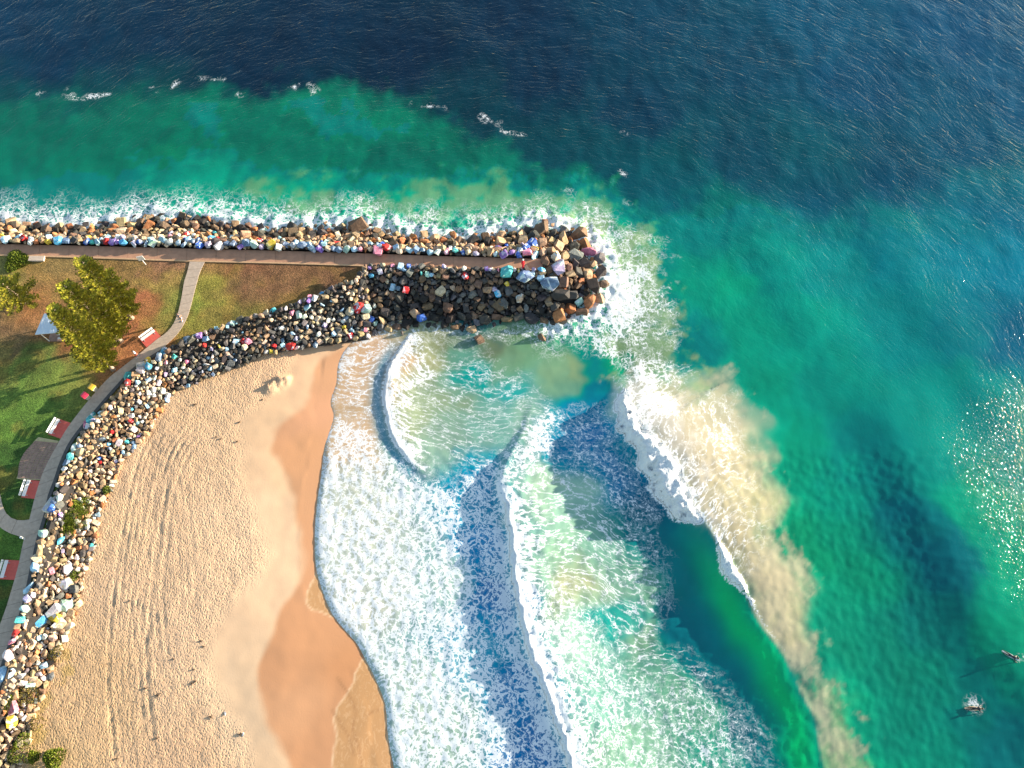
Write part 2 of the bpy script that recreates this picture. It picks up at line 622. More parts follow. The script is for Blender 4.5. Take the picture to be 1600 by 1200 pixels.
# lawn
LS = [(20, 400, (150, 125, 70)), (30, 408, (90, 130, 40)), (60, 430, (165, 120, 72)), (100, 410, (150, 120, 70)), (90, 460, (160, 125, 65)), (20, 430, (150, 130, 60)), (10, 520, (130, 95, 72)), (30, 540, (120, 95, 65)),
      (60, 470, (175, 110, 70)), (200, 430, (150, 115, 60)), (190, 412, (140, 105, 62)), (245, 420, (146, 95, 78)), (270, 418, (150, 98, 82)), (230, 450, (150, 130, 55)), (260, 440, (165, 135, 60)),
      (270, 470, (125, 135, 50)), (240, 475, (130, 130, 50)), (215, 480, (188, 92, 66)), (225, 490, (182, 95, 66)), (205, 510, (168, 90, 68)), (235, 505, (150, 125, 50)), (255, 500, (150, 130, 55)),
      (190, 520, (175, 105, 62)), (210, 535, (180, 110, 60)), (180, 560, (182, 112, 60)), (190, 575, (184, 104, 66)), (210, 550, (170, 100, 60)), (160, 590, (140, 130, 45)), (130, 560, (120, 140, 50)),
      (60, 560, (95, 130, 45)), (30, 580, (95, 135, 45)), (90, 590, (115, 140, 50)), (0, 570, (140, 120, 60)), (20, 620, (110, 140, 50)), (100, 610, (130, 135, 55)), (60, 640, (80, 120, 40)), (10, 660, (90, 130, 40)),
      (110, 630, (130, 140, 55)), (80, 660, (85, 125, 40)), (20, 720, (60, 100, 34)), (30, 790, (55, 95, 32)), (0, 840, (105, 150, 40)), (20, 860, (80, 120, 36)), (0, 930, (60, 95, 32)), (-60, 700, (80, 115, 40)), (-60, 900, (80, 115, 40)),
      (330, 450, (150, 145, 42)), (320, 470, (120, 145, 42)), (310, 500, (140, 135, 45)), (345, 440, (165, 140, 50)), (340, 480, (150, 125, 55)), (400, 430, (138, 92, 66)), (380, 445, (120, 88, 62)), (440, 430, (128, 86, 62)),
      (440, 450, (134, 92, 66)), (480, 430, (128, 84, 60)), (350, 418, (146, 88, 62)), (400, 415, (140, 84, 58)), (520, 430, (120, 80, 58)), (480, 450, (150, 118, 55)), (400, 480, (140, 108, 58)), (440, 470, (156, 120, 52)), (540, 440, (118, 82, 62)), (70, 530, (160, 90, 62)), (95, 530, (165, 84, 58)), (380, 490, (120, 115, 45)), (-100, 500, (120, 120, 55))]
LC = colour_field(X, Y, LS, ZL, 4, 2.2, 4, 12)
LC = LC.mean(-1, keepdims=True) * .16 + LC * .84
nn = fbm(X, Y, 1.6, 4, 15)
LC *= (1 + .35 * nn)[..., None] * np.array([1.0, 1.03, .86])
LC = blend(LC, smooth(.1, .6, fbm(X, Y, 5, 4, 18)) * .35, alb(150, 118, 58))
lawn = (zl >= zb)
C = np.where(lawn[..., None], LC, C)
side = (d_land < -.05) & lawn | ((d_land < 0) & (Y > walk_y))
C = np.where(side[..., None], alb(70, 58, 48), C)
setcol(tme, 'tcol', C)
fx = np.stack([onb * (~lawn), np.maximum(wet * .45, film * .9) * (~lawn) * (d_eff < .5), lawn * 1.0, film * (~lawn)], -1)
setcol(tme, 'fx', fx)

g = G('ground')
p = g.pos()
tc = g.attr('tcol')
f = g.sep(g.attr('fx'))
# sand pits: footprints churned over each other
q = g.vmath('ADD', p, g.vmath('SCALE', g.noise(p, .9, 3, .6, out=1), scale=.8))
v1 = g.n('ShaderNodeTexVoronoi', 0, {'Vector': g.vmath('MULTIPLY', q, (1.15, .8, 1)), 'Scale': 4.0, 'Smoothness': .6, 'Randomness': 1.0}, feature='SMOOTH_F1')
n1 = g.noise(p, 5.0, 4, .62, dist=.2)
n2 = g.noise(p, 9, 3, .6)
hp = g.math('ADD', g.math('MULTIPLY', g.ss(v1, .05, .6), .45), g.math('ADD', g.math('MULTIPLY', n1, .55), g.math('MULTIPLY', n2, .12)))
sb = g.math('MULTIPLY', hp, g.math('MULTIPLY_ADD', f[0], .125, .005))
grn = g.math('MULTIPLY', g.noise(p, 4.5, 5, .7), f[2])
b1 = g.bump(g.math('ADD', sb, g.math('MULTIPLY', grn, .26)), 1, 1.0)
gcol = g.mix(g.math('MULTIPLY', f[2], .75), tc, g.mix(g.ss(g.noise(p, 5.5, 5, .7), .36, .66), g.vmath('MULTIPLY', tc, (.45, .5, .45)), g.vmath('MULTIPLY', tc, (1.55, 1.5, 1.5))))
gcol = g.mix(g.math('MULTIPLY', f[0], g.ss(hp, .62, .38)), gcol, g.vmath('MULTIPLY', gcol, (.82, .78, .74)))
gcol = g.mix(g.math('MULTIPLY', g.ss(g.noise(p, 3.3, 2, .5), .70, .74), g.math('MULTIPLY', f[0], .5)), gcol, alb(110, 84, 60))
fn = g.noise(g.vmath('MULTIPLY', p, (1, .6, 1)), 1.6, 5, .7, dist=1.5)
gcol = g.mix(g.math('MULTIPLY', g.ss(fn, .5, .62), g.math('MULTIPLY', g.attr('fx', 3), .22)), gcol, alb(225, 190, 150))
rough = g.math('SUBTRACT', .95, g.math('MULTIPLY', f[1], .6))
M_GROUND = g.end(g.bsdf(Base_Color=gcol, Roughness=rough, Normal=b1, Specular_IOR_Level=.25))
tag(link('ground', tme, M_GROUND), kind='structure')

# ================================================================== SEA
# breaking waves: crest line, height along it, front and back widths
W1 = [(972, 575), (982, 612), (991, 644), (1009, 677), (1036, 704), (1057, 731), (1066, 752), (1084, 794), (1092, 806), (1117, 846), (1145, 892), (1170, 945), (1190, 980), (1222, 1022), (1253, 1088), (1271, 1120), (1287, 1200), (1310, 1290), (1350, 1420)]
H1 = [0, .7, 1.4, 1.8, 2.0, 2.0, 1.9, 1.8, 1.7, 1.6, 1.5, 1.5, 1.4, 1.3, 1.1, .9, .7, .5, .35]
W2 = [(868, 610), (838, 640), (815, 690), (796, 725), (784, 762), (796, 800), (803, 850), (806, 900), (816, 950), (828, 1005), (850, 1060), (868, 1110), (884, 1160), (898, 1220), (920, 1330), (960, 1450)]
H2 = [0, .08, .3, .6, 1.0, 1.2, 1.3, 1.3, 1.3, 1.3, 1.3, 1.25, 1.2, 1.2, 1.1, 1]
W3 = [(662, 508), (648, 520), (628, 548), (612, 575), (604, 605), (606, 640), (616, 680), (634, 708), (660, 735), (700, 765)]
H3 = [.35, .5, .6, .65, .7, .65, .5, .35, .15, 0]
FRONT1 = [(966, 615), (960, 640), (962, 660), (972, 685), (988, 703), (996, 728), (1010, 745), (1018, 772), (1036, 795), (1052, 812), (1084, 823), (1092, 806)]
FRONT1B = [(1113, 842), (1116, 866), (1124, 900), (1146, 922), (1170, 945)]
SW1 = [(1370, 560), (1392, 640), (1424, 740), (1466, 830), (1515, 930), (1568, 1010), (1630, 1090), (1760, 1240)]
SW2 = [(1150, 300), (1230, 420), (1300, 560), (1350, 640)]
SW3 = [(1330, 300), (1450, 480), (1560, 640), (1680, 760)]
SW4 = [(1050, 200), (1150, 300), (1200, 420), (1230, 560)]

wx = axis(-92, 98, [(-92, .5), (-30, .25), (52, .5)], 6000)
wy = axis(-14, 118, [(-14, .25), (70, .5)], 6000)
X, Y = np.meshgrid(wx, wy)
shp = X.shape
d_sh, s_sh, _ = linedist(X, Y, shore)
walk_y = np.interp(X, WALK_S[:, 0], WALK_S[:, 1])
north = (Y > walk_y - 2)
d_sh = np.where(north, 60., d_sh)
headc = at(850, 412, 2)
R = np.hypot(X - headc[0], Y - headc[1])
Z = (.10 * fbm(X, Y, 9, 3, 101) + .06 * fbm(X, Y, 3, 2, 103)) * (1 - .75 * smooth(4, -4, X - np.interp(Y, [0, 50], [38, 14])) * (Y < 50)) * (.4 + .6 * smooth(50, 76, Y))


def crestdata(L, Hh, n=5):
    P = pts(L)
    Q = catmull(np.column_stack([P, np.array(Hh)]), n)
    d, s, LL = linedist(X, Y, Q)
    a, L0 = arc(Q)
    h = np.interp(s / L0, a, Q[:, 2])
    # fade past the ends
    e0 = np.hypot(X - Q[0, 0], Y - Q[0, 1])
    return d, s, h, LL


d1, s1, h1, L1 = crestdata(W1, H1)
d2, s2, h2, L2 = crestdata(W2, H2)
d3, s3, h3, L3 = crestdata(W3, H3)
ends = lambda s, L, P: 1.0
lump = fbm(X, Y, 1.6, 4, 111, .6)


def ridge(d, h, wf, wb, pf=2.0):
    return h * np.where(d < 0, np.exp(-np.abs(d / wf) ** pf), np.exp(-(d / wb) ** 2))


f1p = np.vstack([catmull(pts(FRONT1), 4), pts(W1[1:9])[::-1]])
f1d = polydist(X, Y, f1p) + .5 * fbm(X, Y, 1.8, 3, 113)
f1b = polydist(X, Y, np.vstack([catmull(pts(FRONT1B), 4), catmull(pts(W1[9:12]), 4)[::-1]])) + .25 * fbm(X, Y, 1.2, 3, 114)
broken1 = np.clip(smooth(-.2, .5, f1d), 0, 1)
# smooth green face of the unbroken part is wide, the broken part steep
sfrac = np.clip((s1 - 0) / L1, 0, 1)
wf1 = 2.6 + 2.2 * smooth(.40, .60, s1 / L1)
Z += ridge(d1, h1, wf1, 8.5)
Zf = h1 * (1.38 + .15 * lump) * smooth(-.1, 1.25, f1d + .3 * lump)
Z = np.where(f1d > -.1, np.maximum(Z, Zf), Z)
Z += np.maximum(smooth(-.1, .5, f1b) * (.45 + .3 * lump), 0)
Z += ridge(d2 + .22 * lump, h2 * (1 + .12 * lump), .85, 6.5, 2.4)
Z += ridge(d3, h3 * (1 + .2 * lump), .7, 3.0, 2.4)
# swell further out
for L, hh, wf, wb in ((SW1, .75, 4.6, 7.0), (SW2, .25, 4, 6), (SW3, .35, 4, 6), (SW4, .2, 4, 5)):
    d, s, LL = linedist(X, Y, catmull(pts(L), 4))
    e = smooth(0, 14, s) * smooth(0, 14, LL - s)
    Z += hh * e * np.where(d < 0, np.exp(-(d / wf) ** 2), np.exp(-(d / wb) ** 2))
# whitewater heaped against the stones
armour_line = catmull(pts(A_TOE[::-1]), 3)
d_arm, s_arm, _ = linedist(X, Y, np.vstack([pts(A_TOE), pts(HEAD)]))
d_arm = np.abs(d_arm)
d_stones = np.minimum(d_arm, np.abs(linedist(X, Y, pts(C_TOE))[0]))
Z += .38 * np.exp(-(d_arm / 2.5) ** 2) * (.6 + fbm(X, Y, 1.5, 3, 121)) * np.exp(-np.abs(X + 0) / 400)
# front of the swash on the sand
edge_h = .16 * smooth(500, 760, 0 * X + 700)
sw_n = smooth(at(513, 700)[1] + 3, at(513, 700)[1] - 3, Y)       # thick foam only south of the brown swash
edge = np.clip(d_sh, 0, 99)
Z0 = Z
Z = np.where(d_sh < 25, Z * smooth(-.5, 14, d_sh), Z)
Z += (.05 + .17 * sw_n) * (1 - np.exp(-edge / .35)) * (d_sh > 0) * (1 + .25 * fbm(X, Y, 1.1, 3, 131) * sw_n)
Z += .012 * smooth(.3, 2, d_sh) * fbm(X, Y, 1.2, 2, 132) * (d_sh < 60)
Z += np.where(d_sh < 0, np.maximum(.3 * d_sh, -1.2), 0)
keep = (d_sh > -2.5)
WZ = Z.copy()


def water_z(u, v):
    x, y = at(u, v, .5)
    return float(WZ[np.searchsorted(wy, y), np.searchsorted(wx, x)])


wme = gridmesh('sea', wx, wy, Z, keep)

# body colour of the water: depth, stirred sand, air, painted wave shade
WS = [(0, 30, (8, 58, 98)), (100, 80, (6, 54, 92)), (250, 40, (6, 50, 86)), (400, 80, (4, 44, 78)), (500, 20, (6, 48, 84)), (640, 90, (4, 42, 76)), (800, 30, (6, 48, 84)), (700, 160, (4, 62, 88)),
      (850, 120, (4, 48, 82)), (1000, 30, (6, 60, 94)), (1000, 170, (4, 56, 88)), (1150, 100, (6, 60, 92)), (1150, 240, (4, 62, 90)), (1300, 30, (8, 72, 110)), (1350, 130, (8, 66, 104)), (1500, 40, (8, 70, 112)), (1580, 150, (8, 72, 112)),
      (1500, 220, (8, 72, 108)), (1280, 300, (4, 70, 96)), (1400, 260, (6, 66, 98)), (1550, 300, (6, 92, 118)), (1050, 280, (4, 78, 100)), (950, 250, (4, 72, 96)), (880, 220, (4, 70, 94)),
      (0, 190, (4, 80, 100)), (100, 200, (4, 84, 100)), (40, 260, (4, 92, 104)), (0, 300, (8, 104, 108)), (100, 290, (10, 118, 112)), (200, 210, (4, 94, 100)), (200, 260, (8, 112, 108)),
      (1100, 360, (2, 116, 112)), (1080, 430, (0, 136, 116)), (1130, 450, (0, 142, 114)), (1200, 420, (0, 122, 112)), (1170, 520, (0, 134, 112)), (1080, 540, (0, 118, 116)), (1250, 500, (0, 122, 108)), (1300, 420, (0, 108, 108)),
      (1400, 380, (0, 104, 112)), (1500, 400, (4, 104, 118)), (1580, 420, (6, 104, 122)), (1580, 520, (4, 78, 100)), (1500, 520, (0, 96, 104)), (1420, 520, (0, 108, 108)), (1200, 600, (0, 126, 104)), (1300, 600, (0, 116, 104)),
      (1350, 700, (0, 108, 104)), (1250, 720, (0, 124, 100)), (1250, 850, (0, 118, 88)), (1330, 900, (0, 112, 88)), (1300, 1000, (0, 106, 86)), (1400, 1050, (0, 100, 84)), (1400, 1150, (0, 104, 88)), (1450, 950, (0, 92, 88)),
      (1450, 700, (0, 112, 104)), (1550, 650, (0, 112, 108)), (1500, 800, (0, 120, 98)), (1560, 900, (0, 120, 96)), (1580, 1000, (0, 116, 92)), (1520, 1100, (0, 96, 90)), (1590, 1180, (0, 90, 92)), (1420, 800, (0, 92, 98)), (1480, 880, (0, 84, 92)), (1480, 600, (0, 116, 108)), (1800, 600, (4, 100, 115)), (1700, 1100, (0, 100, 95)), (1800, 100, (8, 76, 115)),
      (450, 520, (190, 160, 120)), (560, 600, (205, 170, 132)), (560, 680, (205, 172, 135)), (590, 560, (205, 165, 125)), (560, 800, (185, 190, 170)), (600, 900, (180, 190, 175)), (560, 950, (190, 190, 170)), (650, 1100, (165, 185, 168)), (700, 900, (150, 180, 165)), (700, 1150, (140, 170, 150)), (760, 1000, (70, 150, 175)),
      (750, 860, (40, 130, 175)), (770, 940, (20, 115, 165)), (810, 1080, (30, 120, 165)), (830, 1180, (20, 110, 160)), (745, 760, (30, 130, 165)),  # blue of the second breaker's shadow, put into the colour
      (670, 560, (165, 165, 120)), (700, 620, (150, 165, 130)), (660, 640, (150, 165, 130)), (720, 560, (90, 150, 130)), (740, 590, (40, 140, 140)), (780, 560, (120, 160, 125)), (830, 560, (110, 155, 115)), (860, 590, (130, 165, 125)), (800, 620, (60, 150, 150)), (820, 650, (150, 185, 160)), (770, 650, (120, 170, 155)), (700, 690, (135, 165, 145)), (860, 545, (70, 140, 110)), (890, 570, (150, 160, 110)),
      (760, 535, (120, 125, 85)), (700, 530, (125, 130, 95)), (820, 530, (95, 125, 85)), (750, 520, (40, 85, 100)),
      (920, 560, (0, 104, 116)), (930, 600, (0, 104, 124)), (910, 640, (10, 116, 150)), (880, 680, (20, 122, 160)), (930, 680, (10, 118, 165)), (960, 740, (14, 120, 160)), (890, 720, (50, 140, 165)), (985, 760, (20, 110, 140)), (960, 560, (0, 145, 100)), (975, 580, (10, 150, 110)), (950, 540, (20, 130, 100)),  # the blues here carry the outer breaker's shadow
      (850, 760, (170, 200, 170)), (900, 780, (160, 200, 175)), (870, 850, (150, 190, 160)), (950, 850, (130, 180, 155)), (930, 930, (150, 185, 155)), (985, 830, (100, 160, 140)), (1000, 900, (110, 160, 130)), (900, 1000, (160, 200, 180)), (980, 960, (80, 160, 145)), (1010, 990, (130, 165, 130)), (950, 1100, (120, 180, 160)), (1050, 1080, (100, 160, 130)), (1100, 1120, (90, 155, 125)), (1000, 1180, (130, 180, 150)), (1130, 1180, (60, 140, 120)), (900, 925, (175, 175, 135)), (960, 968, (50, 150, 145)),
      (1040, 870, (0, 84, 104)), (1000, 820, (0, 80, 104)), (1060, 960, (0, 84, 102)), (1080, 1010, (0, 88, 104)), (1150, 1060, (0, 84, 100)), (1190, 1120, (0, 80, 100)), (1230, 1170, (0, 84, 104)), (1090, 900, (0, 110, 90)), (1020, 780, (10, 90, 115)),
      (1000, 640, (240, 232, 205)), (1040, 640, (232, 222, 190)), (1080, 650, (215, 205, 170)), (1120, 660, (195, 190, 160)), (1060, 700, (226, 208, 168)), (1100, 740, (222, 205, 160)), (1140, 720, (200, 190, 150)), (1120, 800, (215, 205, 150)), (1150, 780, (190, 190, 140)), (1150, 840, (205, 195, 145)), (1180, 900, (200, 192, 150)), (1220, 980, (195, 190, 145)), (1040, 600, (150, 190, 160)), (1100, 620, (130, 160, 130)), (1300, 1150, (110, 165, 115)), (1310, 1190, (120, 170, 115))]
C = colour_field(X, Y, WS, 0, 4.0, 2.2, 6, 200)


def layer(L, col, a=1.0, soft=2.0, nz=1.0, ns=4.0, seed=0, z=0.0, comb=0.0):
    """area of differently coloured water with a ragged edge"""
    global C
    dd = polydist(X, Y, pts(L, z)) + nz * fbm(X, Y, ns, 4, 300 + seed, .6)
    if comb:
        dd = dd + comb * fbm(s1 + .45 * d1, d1 * .22, 2.4, 4, 700 + seed, .6)
    m = smooth(-soft, soft, dd) * a
    C = blend(C, m, alb(*col))
    return m


# turquoise plume along the breakwater
plume = layer([(-300, 200), (-60, 165), (60, 160), (160, 165), (230, 150), (330, 138), (420, 158), (500, 140), (560, 148), (620, 165), (690, 195), (770, 222), (840, 268), (900, 285), (960, 310), (1010, 350), (1040, 420), (1060, 480), (1100, 560), (1000, 560), (940, 470), (900, 420), (600, 420), (0, 420), (-300, 400)], (4, 124, 118), .75, 2.6, 3.5, 9, 1)
layer([(270, 190), (330, 140), (380, 150), (340, 185), (320, 215), (280, 230)], (6, 150, 138), .6, 3, 3, 6, 12)
layer([(400, 170), (480, 142), (560, 150), (640, 180), (700, 215), (560, 225), (460, 215)], (6, 146, 134), .65, 3.5, 4, 6, 2)
layer([(200, 280), (260, 235), (330, 240), (400, 270), (540, 290), (700, 290), (860, 300), (950, 330), (1000, 360), (1020, 440), (940, 380), (700, 350), (420, 340), (250, 320)], (30, 158, 132), .8, 3, 4, 6, 3)
layer([(540, 250), (620, 215), (720, 250), (700, 285), (600, 290)], (2, 96, 100), .45, 3, 4.5, 6, 4)
layer([(230, 200), (290, 190), (300, 260), (240, 270)], (2, 96, 100), .5, 3, 4, 6, 5)
layer([(400, 300), (500, 280), (560, 310), (640, 300), (740, 285), (860, 290), (930, 310), (990, 360), (1010, 410), (900, 350), (700, 345), (480, 330)], (110, 168, 118), .75, 3, 5, 4.5, 6)
layer([(860, 345), (940, 345), (1000, 380), (1035, 440), (1050, 500), (1060, 560), (1090, 600), (1000, 600), (965, 560), (955, 500), (950, 430), (920, 380)], (150, 180, 125), .85, 2.5, 3.5, 3.5, 7)
# sand thrown up behind the outer breaker
layer([(980, 600), (1000, 588), (1040, 600), (1080, 622), (1125, 605), (1142, 600), (1158, 640), (1160, 690), (1172, 740), (1184, 780), (1190, 830), (1225, 850), (1240, 890), (1232, 930), (1222, 970), (1255, 1010), (1262, 1060), (1290, 1110), (1318, 1160), (1322, 1260), (1285, 1260), (1270, 1120), (1222, 1022), (1170, 945), (1117, 846), (1084, 794), (1036, 704)], (214, 202, 166), .62, 2.6, 2.4, 2.6, 8, comb=2.0)
layer([(985, 605), (1020, 610), (1060, 640), (1075, 690), (1100, 760), (1110, 830), (1084, 794), (1036, 704), (991, 644)], (238, 230, 206), .8, 2, 1.0, 3, 9, comb=2.0)
layer([(1110, 620), (1150, 640), (1150, 680), (1110, 670)], (180, 178, 150), .6, 1.5, 1, 2, 10)
# green glow of sunlight through the outer wave, put into the water colour
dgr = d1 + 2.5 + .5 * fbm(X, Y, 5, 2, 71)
mdk = smooth(-.1, -.7, d1) * smooth(-11, -6, d1) * smooth(.30, .38, s1 / L1) * (1 - smooth(.9, 1, s1 / L1))
C = blend(C, mdk * .9, alb(0, 112, 118))  # dark teal face: water tone with the wave's shade in it
mglow = np.exp(-(dgr / 2.0) ** 2) * smooth(.30, .52, s1 / L1) * (1 - smooth(.8, .97, s1 / L1)) * smooth(-.1, -.8, d1)
C = blend(C, np.clip(mglow, 0, 1), np.array([.0, .35, .13]))
C = blend(C, .8 * np.exp(-((d3 + 1.3) / 1.0) ** 2) * smooth(.1, .25, s3 / L3) * (1 - smooth(.8, 1, s3 / L3)) * (d3 < 0), alb(60, 140, 165))  # blue shade in front of the third breaker, painted into the water
C *= (1 + .10 * fbm(X, Y, 4, 4, 401))[..., None]
C *= (1 - .38 * smooth(66, 84, Y) * smooth(45, -10, X))[..., None]
slope_dim = smooth(-.5, .5, d1) * np.exp(-np.maximum(d1, 0) / 12)  # dims the sun-facing back of the outer breaker in the colour
C = C * (1 - .48 * slope_dim * (1 - .45 * smooth(.45, .7, s1 / L1)))[..., None] * (1 + slope_dim[..., None] * np.array([-.02, 0, .10]))
slope_dim2 = smooth(-.5, 1, d2) * np.exp(-np.maximum(d2, 0) / 6) * (Y < at(0, 690)[1])  # same dimming where the sun strikes the back of the second breaker
C = C * (1 - .3 * slope_dim2)[..., None]
lumi = C.mean(-1, keepdims=True)
blu = smooth(.09, .03, C[..., 0])[..., None]
C = np.where(True, lumi + (C - lumi) * (1 + .22 * blu), C)
C = C * (1 - blu + blu * np.array([.5, 1.03, 1.0]))
C = C * (1 + .22 * (smooth(at(1050, 0)[0], at(1200, 0)[0], X) * smooth(75, 55, Y) * smooth(.1, .05, C[..., 0]) * (d1 > 3)))[..., None]
C = C * (1 - smooth(60, 80, Y)[..., None] * np.array([.6, -.04, .27]) * (C[..., 1:2] < .13))
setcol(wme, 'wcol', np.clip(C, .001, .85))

# foam
FO = np.zeros(shp)
ST = np.zeros(shp)
nf = fbm(X, Y, 5, 4, 501, .6)


def foam(L, a, soft=1.5, nz=1.0, ns=4.0, seed=0, streak=None):
    global FO, ST
    dd = polydist(X, Y, pts(L)) + nz * fbm(X, Y, ns, 4, 520 + seed, .6)
    m = smooth(-soft, soft, dd)
    FO = np.maximum(FO, m * a)
    if streak is not None:
        ST = np.maximum(ST * (1 - m), m * streak)
    return m


# sheet of foam rolling up the beach
SHEET = foam([(521, 655), (535, 640), (560, 650), (600, 700), (640, 740), (690, 760), (740, 790), (740, 860), (745, 930), (765, 1000), (790, 1070), (815, 1150), (830, 1240), (860, 1400), (640, 1400), (607, 1153), (586, 1059), (536, 981), (494, 887), (492, 800), (507, 700)], .66, 1.6, 1.2, 4, 1, 0)
foam([(545, 690), (590, 700), (650, 760), (640, 800), (560, 790), (505, 800), (510, 740)], .66, 3, 2, 4, 2, .3)
FO = np.maximum(FO, .80 * np.exp(-((d_sh - 1.4) / 2.0) ** 2) * sw_n * (d_sh > 0))
FO = np.maximum(FO, .62 * smooth(7, 0, d_sh) * (d_sh > .0) * (1 - sw_n) * (.7 + .3 * nf))
foam([(528, 560), (560, 530), (640, 520), (620, 560), (600, 620), (606, 680), (560, 660), (525, 640)], .44, 2, 1, 4, 3, .7)
FO = FO * (1 + .20 * fbm(X, Y, 6, 3, 561))
# blue trough under the second breaker
foam([(700, 740), (800, 700), (796, 800), (806, 900), (830, 1010), (870, 1110), (905, 1230), (840, 1230), (790, 1070), (745, 930), (735, 820)], .52, 1.5, 1, 4, 4, 0)
# second breaker and the water behind it
foam([(815, 690), (880, 690), (940, 720), (1000, 770), (1030, 850), (1045, 930), (1040, 1000), (1090, 1040), (1150, 1090), (1190, 1140), (1200, 1240), (900, 1240), (868, 1110), (828, 1005), (803, 850), (784, 762)], .33, 2.0, 1.5, 4, 5, 1)
foam([(830, 950), (930, 960), (960, 1020), (1020, 1060), (1100, 1060), (1165, 1110), (1190, 1180), (1195, 1260), (900, 1260), (868, 1110)], .42, 2.0, 1.5, 3.5, 6, .25)
foam([(835, 890), (900, 930), (930, 1000), (940, 1080), (960, 1240), (900, 1240), (868, 1110), (828, 1005)], .50, 3, 2, 3, 7, .3)
B2 = smooth(-1.15, -.55, d2 + .25 * lump) * np.exp(-np.maximum(d2, 0) / 3.2) * smooth(.10, .3, s2 / L2)
FO = np.maximum(FO, 1.15 * B2)
FO = np.maximum(FO, .75 * np.exp(-np.abs((d2 + 1.9) / 1.3) ** 2) * smooth(.2, .35, s2 / L2))
foam([(820, 640), (870, 650), (860, 700), (810, 740), (796, 715)], .8, 2.5, 1.5, 3, 8, .6)
# third breaker (small arc)
B3 = smooth(-.75, -.35, d3) * np.exp(-np.maximum(d3, 0) / 2.6) * smooth(.0, .1, s3 / L3) * (1 - smooth(.7, 1, s3 / L3))
FO = np.maximum(FO, 1.1 * B3)
foam([(640, 530), (700, 530), (780, 560), (850, 600), (860, 650), (800, 690), (740, 740), (660, 730), (610, 670), (605, 600)], .29, 2.5, 1.5, 4, 9, .9)
foam([(620, 545), (670, 540), (680, 590), (650, 650), (625, 680), (606, 640)], .6, 2, 1.5, 3, 10, .7)
# marbled water in front of the outer breaker
foam([(860, 640), (960, 640), (1000, 740), (1030, 800), (1000, 830), (960, 800), (880, 740)], .40, 2, 1.5, 4, 11, .35)
foam([(985, 850), (1030, 860), (1060, 950), (1040, 960), (1010, 900)], .26, 2, 1.5, 4, 12, .2)
# outer breaker
FO = np.maximum(FO, 1.3 * smooth(-.25, .25, f1d))
FO = np.maximum(FO, 1.2 * smooth(-.15, .15, f1b))
FO = np.maximum(FO, .72 * np.exp(-((d1) / .22) ** 2) * smooth(.05, .1, s1 / L1) * (1 - smooth(.45, .66, s1 / L1)))
ST = np.where(d1 > .0, np.where((d1 < 16) & (s1 / L1 < .9), 1.0, ST), ST)
back = (d1 > 0) * np.exp(-np.abs(d1) / 7.0) * smooth(.02, .08, s1 / L1) * (1 - smooth(.38, .52, s1 / L1))
FO = np.maximum(FO, .30 * back + .26 * np.exp(-np.abs(d1) / 2.0) * (d1 > 0) * (1 - smooth(.3, .5, s1 / L1)))
foam([(1060, 640), (1150, 600), (1165, 690), (1180, 780), (1120, 760), (1070, 700)], .33, 2, 1.5, 4, 13, .8)
foam([(975, 580), (1000, 560), (1040, 590), (1060, 640), (1010, 690), (985, 650)], .85, 2.2, 1.5, 3, 14, .6)
# whitewater round the breakwater
dnorth = np.where((Y > walk_y - 1) | (X > headc[0] - 2), d_arm, 99)
wash = .78 * np.exp(-(dnorth / (2.1 + 1.9 * fbm(X, Y, 5, 2, 531))) ** 2)
FO = np.maximum(FO, wash + .0)
FO = np.maximum(FO, .44 * np.exp(-(dnorth / 4.6) ** 2) * (1 + .8 * nf))
foam([(840, 350), (880, 335), (930, 350), (970, 380), (1000, 420), (1010, 470), (1000, 510), (960, 525), (920, 510), (900, 495), (940, 470), (930, 400), (880, 365)], .88, 2.2, 2.0, 3.5, 15, .15)
foam([(880, 320), (960, 330), (1020, 380), (1045, 470), (1050, 560), (1070, 600), (1000, 600), (960, 540), (990, 450), (960, 380)], .45, 3, 2.5, 3.5, 16, .2)
foam([(870, 505), (900, 495), (930, 515), (960, 530), (975, 570), (940, 545), (900, 530)], .62, 1.6, 1.5, 3, 17, .2)
foam([(650, 508), (760, 512), (870, 508), (900, 525), (850, 540), (750, 530), (660, 522)], .42, 1.3, 1, 3, 18, .3)
foam([(835, 512), (880, 505), (900, 520), (870, 530)], .8, 1.2, .8, 2, 19, .2)
# torn line where the plume meets the dark water
for L, a in (([(30, 134), (90, 136), (150, 145), (200, 147), (260, 135), (310, 125), (350, 132), (400, 148), (470, 145), (505, 130)], .27), ([(620, 145), (680, 168), (740, 190), (790, 207), (830, 212)], .25), ([(880, 310), (940, 350), (1010, 400)], .4), ([(960, 265), (985, 278)], .5)):
    d, s, LL = linedist(X, Y, catmull(pts(L), 4))
    FO = np.maximum(FO, a * 1.7 * smooth(.05, .5, fbm(X, Y, 3, 3, 547)) * np.exp(-((d + 2.2 * fbm(X, Y, 6, 3, 541)) / .8) ** 2) * smooth(0, 4, s) * smooth(0, 4, LL - s) * (1 + 1.1 * nf))
# thin torn crests of small wind waves
for L, a in (([(964, 203), (975, 208), (990, 210)], .34), ([(775, 207), (800, 208), (830, 212)], .36), ([(960, 262), (975, 272), (988, 277)], .42)):
    d, s, LL = linedist(X, Y, catmull(pts(L), 4))
    FO = np.maximum(FO, a * 1.25 * np.exp(-(d / .3) ** 2) * smooth(0, 1.5, s) * smooth(0, 1.5, LL - s))
